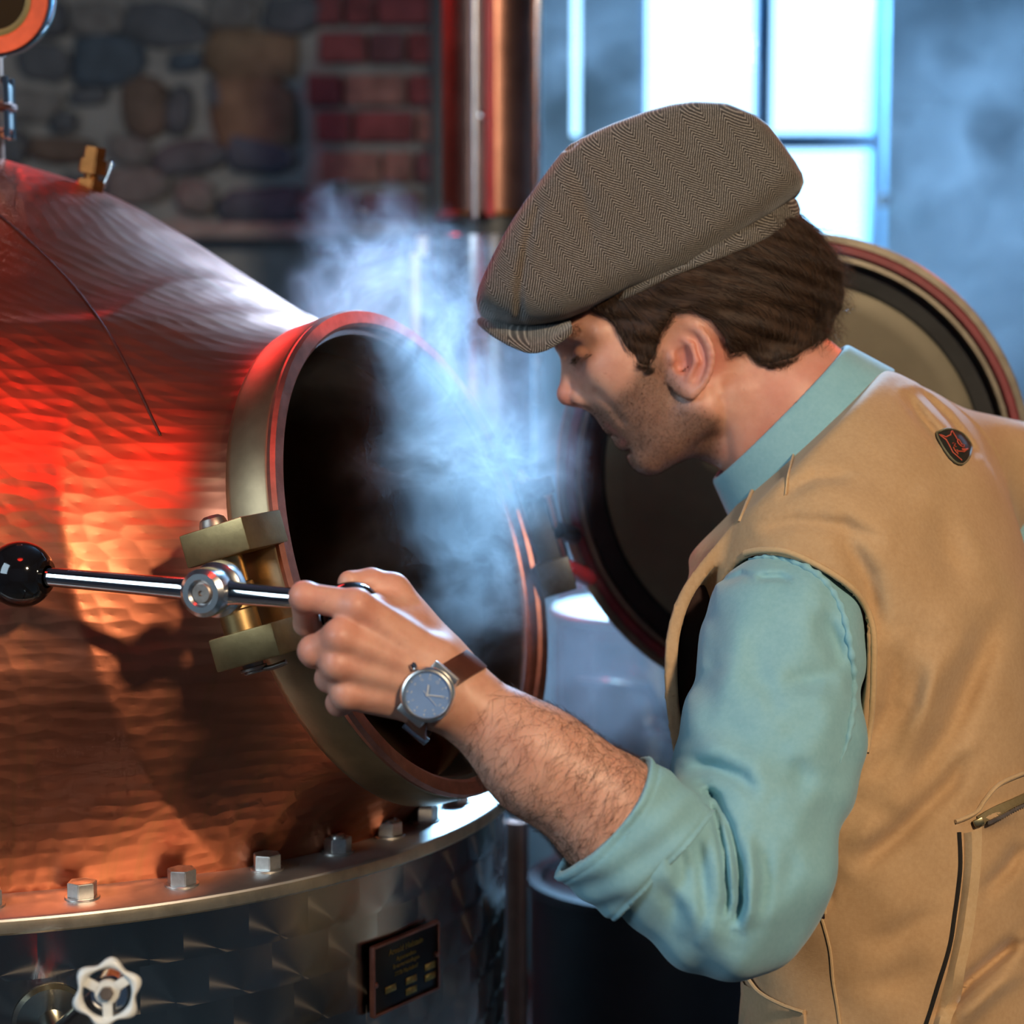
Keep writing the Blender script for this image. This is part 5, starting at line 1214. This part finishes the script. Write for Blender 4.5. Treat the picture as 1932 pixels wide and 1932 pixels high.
# strap: a band round the wrist
M_LEATHER = simple('brown_leather', (0.085, 0.025, 0.014), 0.35, 0, 0.25, 60, 0.2, 300, 0.0004)
WRC = W(842, 1312, 1.588); V = []; n = 56; bw_ = 0.0098
FAXo = FAX - WN * (FAX @ WN) * 0.0
for i in range(n):
    a = 2 * math.pi * i / n; e = math.cos(a) * SAX * 0.0345 + math.sin(a) * -FW * 0.0305 * -1
    # centre drifts so that the band meets the case at its lugs
    u_ = math.cos(a) * SAX + math.sin(a) * FW
    c = WRC + math.cos(a) * SAX * 0.0345 + math.sin(a) * FW * 0.0300
    fr = max(0.0, -math.sin(a)); c = c + (WC - WN * 0.006 - (WRC - FW * 0.0300)) * fr ** 2
    for s, o_ in ((-1, 0.0), (-1, 0.0022), (0, 0.0028), (1, 0.0022), (1, 0.0)): V.append(c - WXX * bw_ * s * -1 + u_ * o_)
k = 5; F = [(i * k + j, i * k + (j + 1) % k, ((i + 1) % n) * k + (j + 1) % k, ((i + 1) % n) * k + j) for i in range(n) for j in range(k)]
mk('strap', V, F, M_LEATHER, watch, True, 60)
box('buckle', WRC - SAX * 0.036 - FW * 0.006, (0.022, 0.006, 0.008), M_CHROME, watch, 0.001, (WXX, SAX, WN))
# ================================================================== BACKGROUND EQUIPMENT
def vcyl(name, px, py0, py1, d, r, mat, parent, seg=40, extra=None):
    a, b = W(px, py1, d), W(px, py0, d); z0, z1 = min(a[2], b[2]), max(a[2], b[2])
    c = np.array([a[0], a[1], 0]); return lathe(name, [(0, z0), (r - 0.001, z0), (r, z0 + 0.001), (r, z1 - 0.001), (r - 0.001, z1), (0, z1)], c, Z_, mat, parent, seg)
M_COLCOP = simple('column_copper', (0.34, 0.17, 0.125), 0.36, 1.0, 0.3, 14, 0.1, 40)
M_COLSTEEL = simple('column_steel', (0.45, 0.42, 0.42), 0.2, 1.0, 0.2, 10)
DC = 3.2
col0 = W(924, 700, DC)
column = empty('spirit_column', (col0[0], col0[1], 0.0), 'copper spirit column with vertical pipes in front of the brick edge', 'column')
vcyl('column_shell', 922, -260, 405, DC, 0.070, M_COLCOP, column)
vcyl('column_flange', 922, 412, 446, DC, 0.084, M_DARKSTEEL, column)
vcyl('flange_ring', 922, 402, 409, DC, 0.078, M_BRONZE, column)
vcyl('lower_shell', 922, 446, 1500, DC, 0.068, M_COLSTEEL, column)
vcyl('grey_pipe', 897, -260, 412, DC - 0.10, 0.0058, simple('grey_pipe_steel', (0.42, 0.42, 0.45), 0.3, 1.0), column, 16)
vcyl('red_pipe', 925, -260, 408, DC - 0.11, 0.0075, simple('red_pipe_paint', (0.60, 0.045, 0.05), 0.3), column, 16)
vcyl('edge_highlight_pipe', 1014, -260, 760, DC + 0.02, 0.0062, M_CHROME, column, 16)  # chrome pipe added as the column's bright edge highlight
lathe('pipe_clip', [(0, 0.008), (0.006, 0.006), (0.008, 0.0), (0.006, -0.008)], W(908, 218, DC - 0.11), -FW, M_CHROME, column, 16)
for y_ in (560, 680, 820):
    vcyl('column_band', 922, y_, y_ + 14, DC, 0.0715, M_COLCOP, column)
tube('copper_loop', spline([W(905, 735, DC - 0.10), W(908, 712, DC - 0.11), W(920, 696, DC - 0.11), W(938, 689, DC - 0.10)], 16), 0.006, M_REDLIT, column, 10)  # red-lit glint on the column, given a red base colour
vcyl('loop_nut', 966, 682, 696, DC - 0.07, 0.009, M_REDLIT, column, 8)
lathe('column_ball', [(0.026 * math.sin(t), -0.026 * math.cos(t)) for t in np.linspace(0, math.pi, 16)], W(920, 758, DC - 0.1), Z_, M_COLCOP, column, 24)
tb = empty('sight_tube', np.array([W(795, 600, 2.9)[0], W(795, 600, 2.9)[1], 0.0]), 'slim upright tube rising behind the manway ring, its bright reflection put into the colour', 'tube')
M_WTUBE = simple('tube_reflection_white', (0.86, 0.87, 0.86), 0.35, 0, 0.05, 20)  # bright reflection along the tube put into a white base colour
vcyl('tube_body', 795, 482, 3000, 2.9, 0.0068, M_WTUBE, tb, 18)
vcyl('tube_cap', 797, 446, 484, 2.9, 0.0082, M_WTUBE, tb, 18)
# bronze cock on the ledge
ck = empty('ledge_valve', wallpt(690, 430, WY - 0.06), 'small dark bronze valve lying on the stone ledge', 'valve')
c = wallpt(690, 428, WY - 0.06)
tube('valve_body', [c - X_ * 0.05, c - X_ * 0.02, c + X_ * 0.03, c + X_ * 0.05], [0.012, 0.016, 0.014, 0.010], simple('dark_bronze', (0.16, 0.07, 0.03), 0.4, 1.0), ck, 12)
tube('valve_lever', [c + Z_ * 0.012, c + X_ * 0.012 + Z_ * 0.022, c - X_ * 0.018 + Z_ * 0.036], 0.0045, M_CHROME, ck, 8)
# dark post between the bricks and the column
ps = wallpt(822, 300, WY - 0.04); po_ = box('wall_pipe', (ps[0], ps[1], 1.6), (0.022, 0.022, 3.0), simple('dark_blue_steel_post', (0.02, 0.035, 0.05), 0.5), None, 0.004); tag(po_, 'dark upright steel post along the brick edge', 'post')
# second stainless vessel below the lid
D2 = 2.95; vc = W(1215, 1300, D2)
ves = empty('steel_vessel', (vc[0], vc[1], 0.0), 'bright stainless vessel standing below the open lid', 'tank')
r2 = 170 / FPX * D2; zt2 = W(1215, 1142, D2)[2]; zb2 = 0.0
V, F = lathe_vf([(r2, zb2), (r2, zt2 - 0.012)], (vc[0], vc[1], 0), Z_, 64)
vs = mk('vessel_wall', V, F, None, ves, True); vs.data.materials.append(M_JACKET)
uvl = vs.data.uv_layers.new(name='UVMap')
for li, lp in enumerate(vs.data.loops):
    co = vs.data.vertices[lp.vertex_index].co; uvl.data[li].uv = (math.atan2(co.y, co.x) * r2, co.z)
lathe('vessel_rim', [(r2 - 0.004, -0.014), (r2 + 0.004, -0.012), (r2 + 0.005, -0.004), (r2 + 0.002, 0.0), (r2 - 0.01, 0.002), (0.0, 0.012)], (vc[0], vc[1], zt2), Z_, M_FLANGE, ves, 64)
tube('vessel_pipe', spline([W(1090, 1281, D2 - 0.16), W(1150, 1286, D2 - 0.17), W(1205, 1294, D2 - 0.165), W(1228, 1308, D2 - 0.16), W(1242, 1345, D2 - 0.15), W(1262, 1400, D2 - 0.14)], 40), 0.0075, M_CHROME, ves, 14)
for q in ((1248, 1380), (1225, 1384), (1246, 1365)): lathe('pipe_union', [(0, 0.006), (0.006, 0.005), (0.009, 0.0), (0.006, -0.006)], W(q[0], q[1], D2 - 0.15), UP, M_CHROME, ves, 14)
cyl('clamp_bar', W(1052, 1125, 2.75), W(1105, 1108, 2.75), 0.007, M_REDLIT, ves, 14)
# dark barrel-like tank under the arm
D3 = 2.60; bc = W(1215, 1800, D3); bt = W(1215, 1648, D3)[2]; br = 215 / FPX * D3
drum = lathe('black_drum', [(0, 0.0), (br - 0.01, 0.0), (br, 0.008), (br, bt - 0.36), (br + 0.005, bt - 0.35), (br, bt - 0.34), (br, bt - 0.012), (br + 0.004, bt - 0.008), (br + 0.003, bt), (br - 0.012, bt), (br - 0.016, bt - 0.008), (0, bt - 0.006)], (bc[0], bc[1], 0.0), Z_, simple('black_painted_steel', (0.012, 0.012, 0.016), 0.45, 0, 0.3, 20, 0.1, 40), None, 64)
tag(drum, 'black drum standing low behind the man\'s forearm', 'drum')
pp_ = W(976, 1700, 2.42); pipe = cyl('copper_pipe', (pp_[0], pp_[1], 0.0), (pp_[0], pp_[1], W(976, 1545, 2.42)[2]), 0.0125, M_COLCOP, None, 24); tag(pipe, 'upright brown copper pipe beside the steel jacket', 'pipe')
# ================================================================== STEAM
def steam_mat(name, dens, scale, blobs, thr=(0.42, 0.72), detail=5.0, dist=1.6, aniso=0.35, col=(0.86, 0.93, 1.0), rate=0.24):
    t = NT(name); t.t.nodes.remove(t.b)
    c = t.n('ShaderNodeNewGeometry').outputs['Position']
    warp = t.n('ShaderNodeTexNoise'); warp.inputs['Scale'].default_value = scale * 0.45; warp.inputs['Detail'].default_value = 2; t.l(c, warp.inputs['Vector'])
    sb = t.n('ShaderNodeVectorMath', operation='SUBTRACT'); t.l(warp.outputs['Color'], sb.inputs[0]); sb.inputs[1].default_value = (0.5, 0.5, 0.5)
    sc = t.n('ShaderNodeVectorMath', operation='SCALE'); t.l(sb.outputs[0], sc.inputs[0]); sc.inputs['Scale'].default_value = dist / scale
    ad = t.n('ShaderNodeVectorMath', operation='ADD'); t.l(c, ad.inputs[0]); t.l(sc.outputs[0], ad.inputs[1])
    n = t.noise(scale, detail, 0.62, t.mapped(ad.outputs[0], (1.0, 1.0, 1.25), (0.3, 0.2, 0.5)))
    ridge = t.math('SUBTRACT', 1.0, t.math('MULTIPLY', t.math('ABSOLUTE', t.math('SUBTRACT', n, 0.5)), 5.0), clamp=True)
    soft = t.n('ShaderNodeMapRange'); soft.inputs[1].default_value = thr[0]; soft.inputs[2].default_value = thr[1]; t.l(n, soft.inputs[0])
    wis = t.math('ADD', t.math('MULTIPLY', t.math('POWER', ridge, 4.0), 1.1), t.math('MULTIPLY', soft.outputs[0], 0.7))
    fall = None
    for ctr, rad, gain in blobs:
        dv = t.n('ShaderNodeVectorMath', operation='SUBTRACT'); t.l(ad.outputs[0], dv.inputs[0]); dv.inputs[1].default_value = tuple(ctr)
        sv_ = t.n('ShaderNodeVectorMath', operation='MULTIPLY'); t.l(dv.outputs[0], sv_.inputs[0]); sv_.inputs[1].default_value = tuple(1 / x for x in rad)
        ln_ = t.n('ShaderNodeVectorMath', operation='LENGTH'); t.l(sv_.outputs[0], ln_.inputs[0])
        g = t.math('MULTIPLY', t.math('POWER', t.math('SUBTRACT', 1.0, ln_.outputs['Value'], clamp=True), 1.3), gain)
        fall = g if fall is None else t.math('MAXIMUM', fall, g)
    den = t.math('MULTIPLY', t.math('MULTIPLY', wis, fall), dens)
    vs_ = t.n('ShaderNodeVolumeScatter'); vs_.inputs['Color'].default_value = (*col, 1); vs_.inputs['Anisotropy'].default_value = aniso
    t.l(den, vs_.inputs['Density']); t.l(vs_.outputs[0], t.out.inputs['Volume'])
    t.m.cycles.volume_step_rate = rate
    return t.m
BL = [(W(860, 850, 1.87), (0.15, 0.09, 0.085), 1.0), (W(720, 530, 1.99), (0.115, 0.08, 0.085), 0.5), (W(950, 740, 2.02), (0.11, 0.09, 0.13), 0.15), (W(780, 690, 1.94), (0.13, 0.09, 0.10), 0.5), (W(870, 1080, 1.87), (0.14, 0.08, 0.13), 0.45)]
def sdom(P):
    d = None
    for c, r, g in BL:
        e = ell(P, c, tuple(x * 1.12 + 0.01 for x in r)); d = e if d is None else smin(d, e, 0.05)
    return d
V, Q = sdf_mesh(sdom, (-0.42, 1.64, 0.92), (0.30, 2.32, 1.90), 0.017, slack=4.0, newton=0)
st_ = fast_mesh('steam_plume', V, Q, steam_mat('steam', 27.0, 18.0, BL, (0.50, 0.66), 4.0, 2.6, 0.6), None); tag(st_, 'pale blue steam curling out of the open manway', 'steam', kind='stuff')
HB = [(W(1880, 420, 3.7), (0.42, 0.7, 0.75), 1.0), (W(1130, 1250, 2.55), (0.22, 0.3, 0.30), 4.0), (W(1150, 300, 3.8), (0.3, 0.5, 0.6), 0.7)]
def hdom(P):
    d = None
    for c, r, g in HB:
        e = ell(P, c, tuple(x * 1.0 for x in r)); d = e if d is None else smin(d, e, 0.05)
    return np.maximum(np.maximum(d, P[:, 1] - 4.6), 2.28 - P[:, 1])
V, Q = sdf_mesh(hdom, (-0.4, 2.2, 0.5), (1.9, 4.7, 2.9), 0.06, slack=4.0, newton=0)
hz = fast_mesh('window_haze', V, Q, steam_mat('haze', 0.42, 3.6, HB, (0.40, 0.70), 3.0, 1.2, 0.2, rate=1.2), None); tag(hz, 'blue daylit steam haze hanging in front of the window wall', 'haze', kind='stuff')
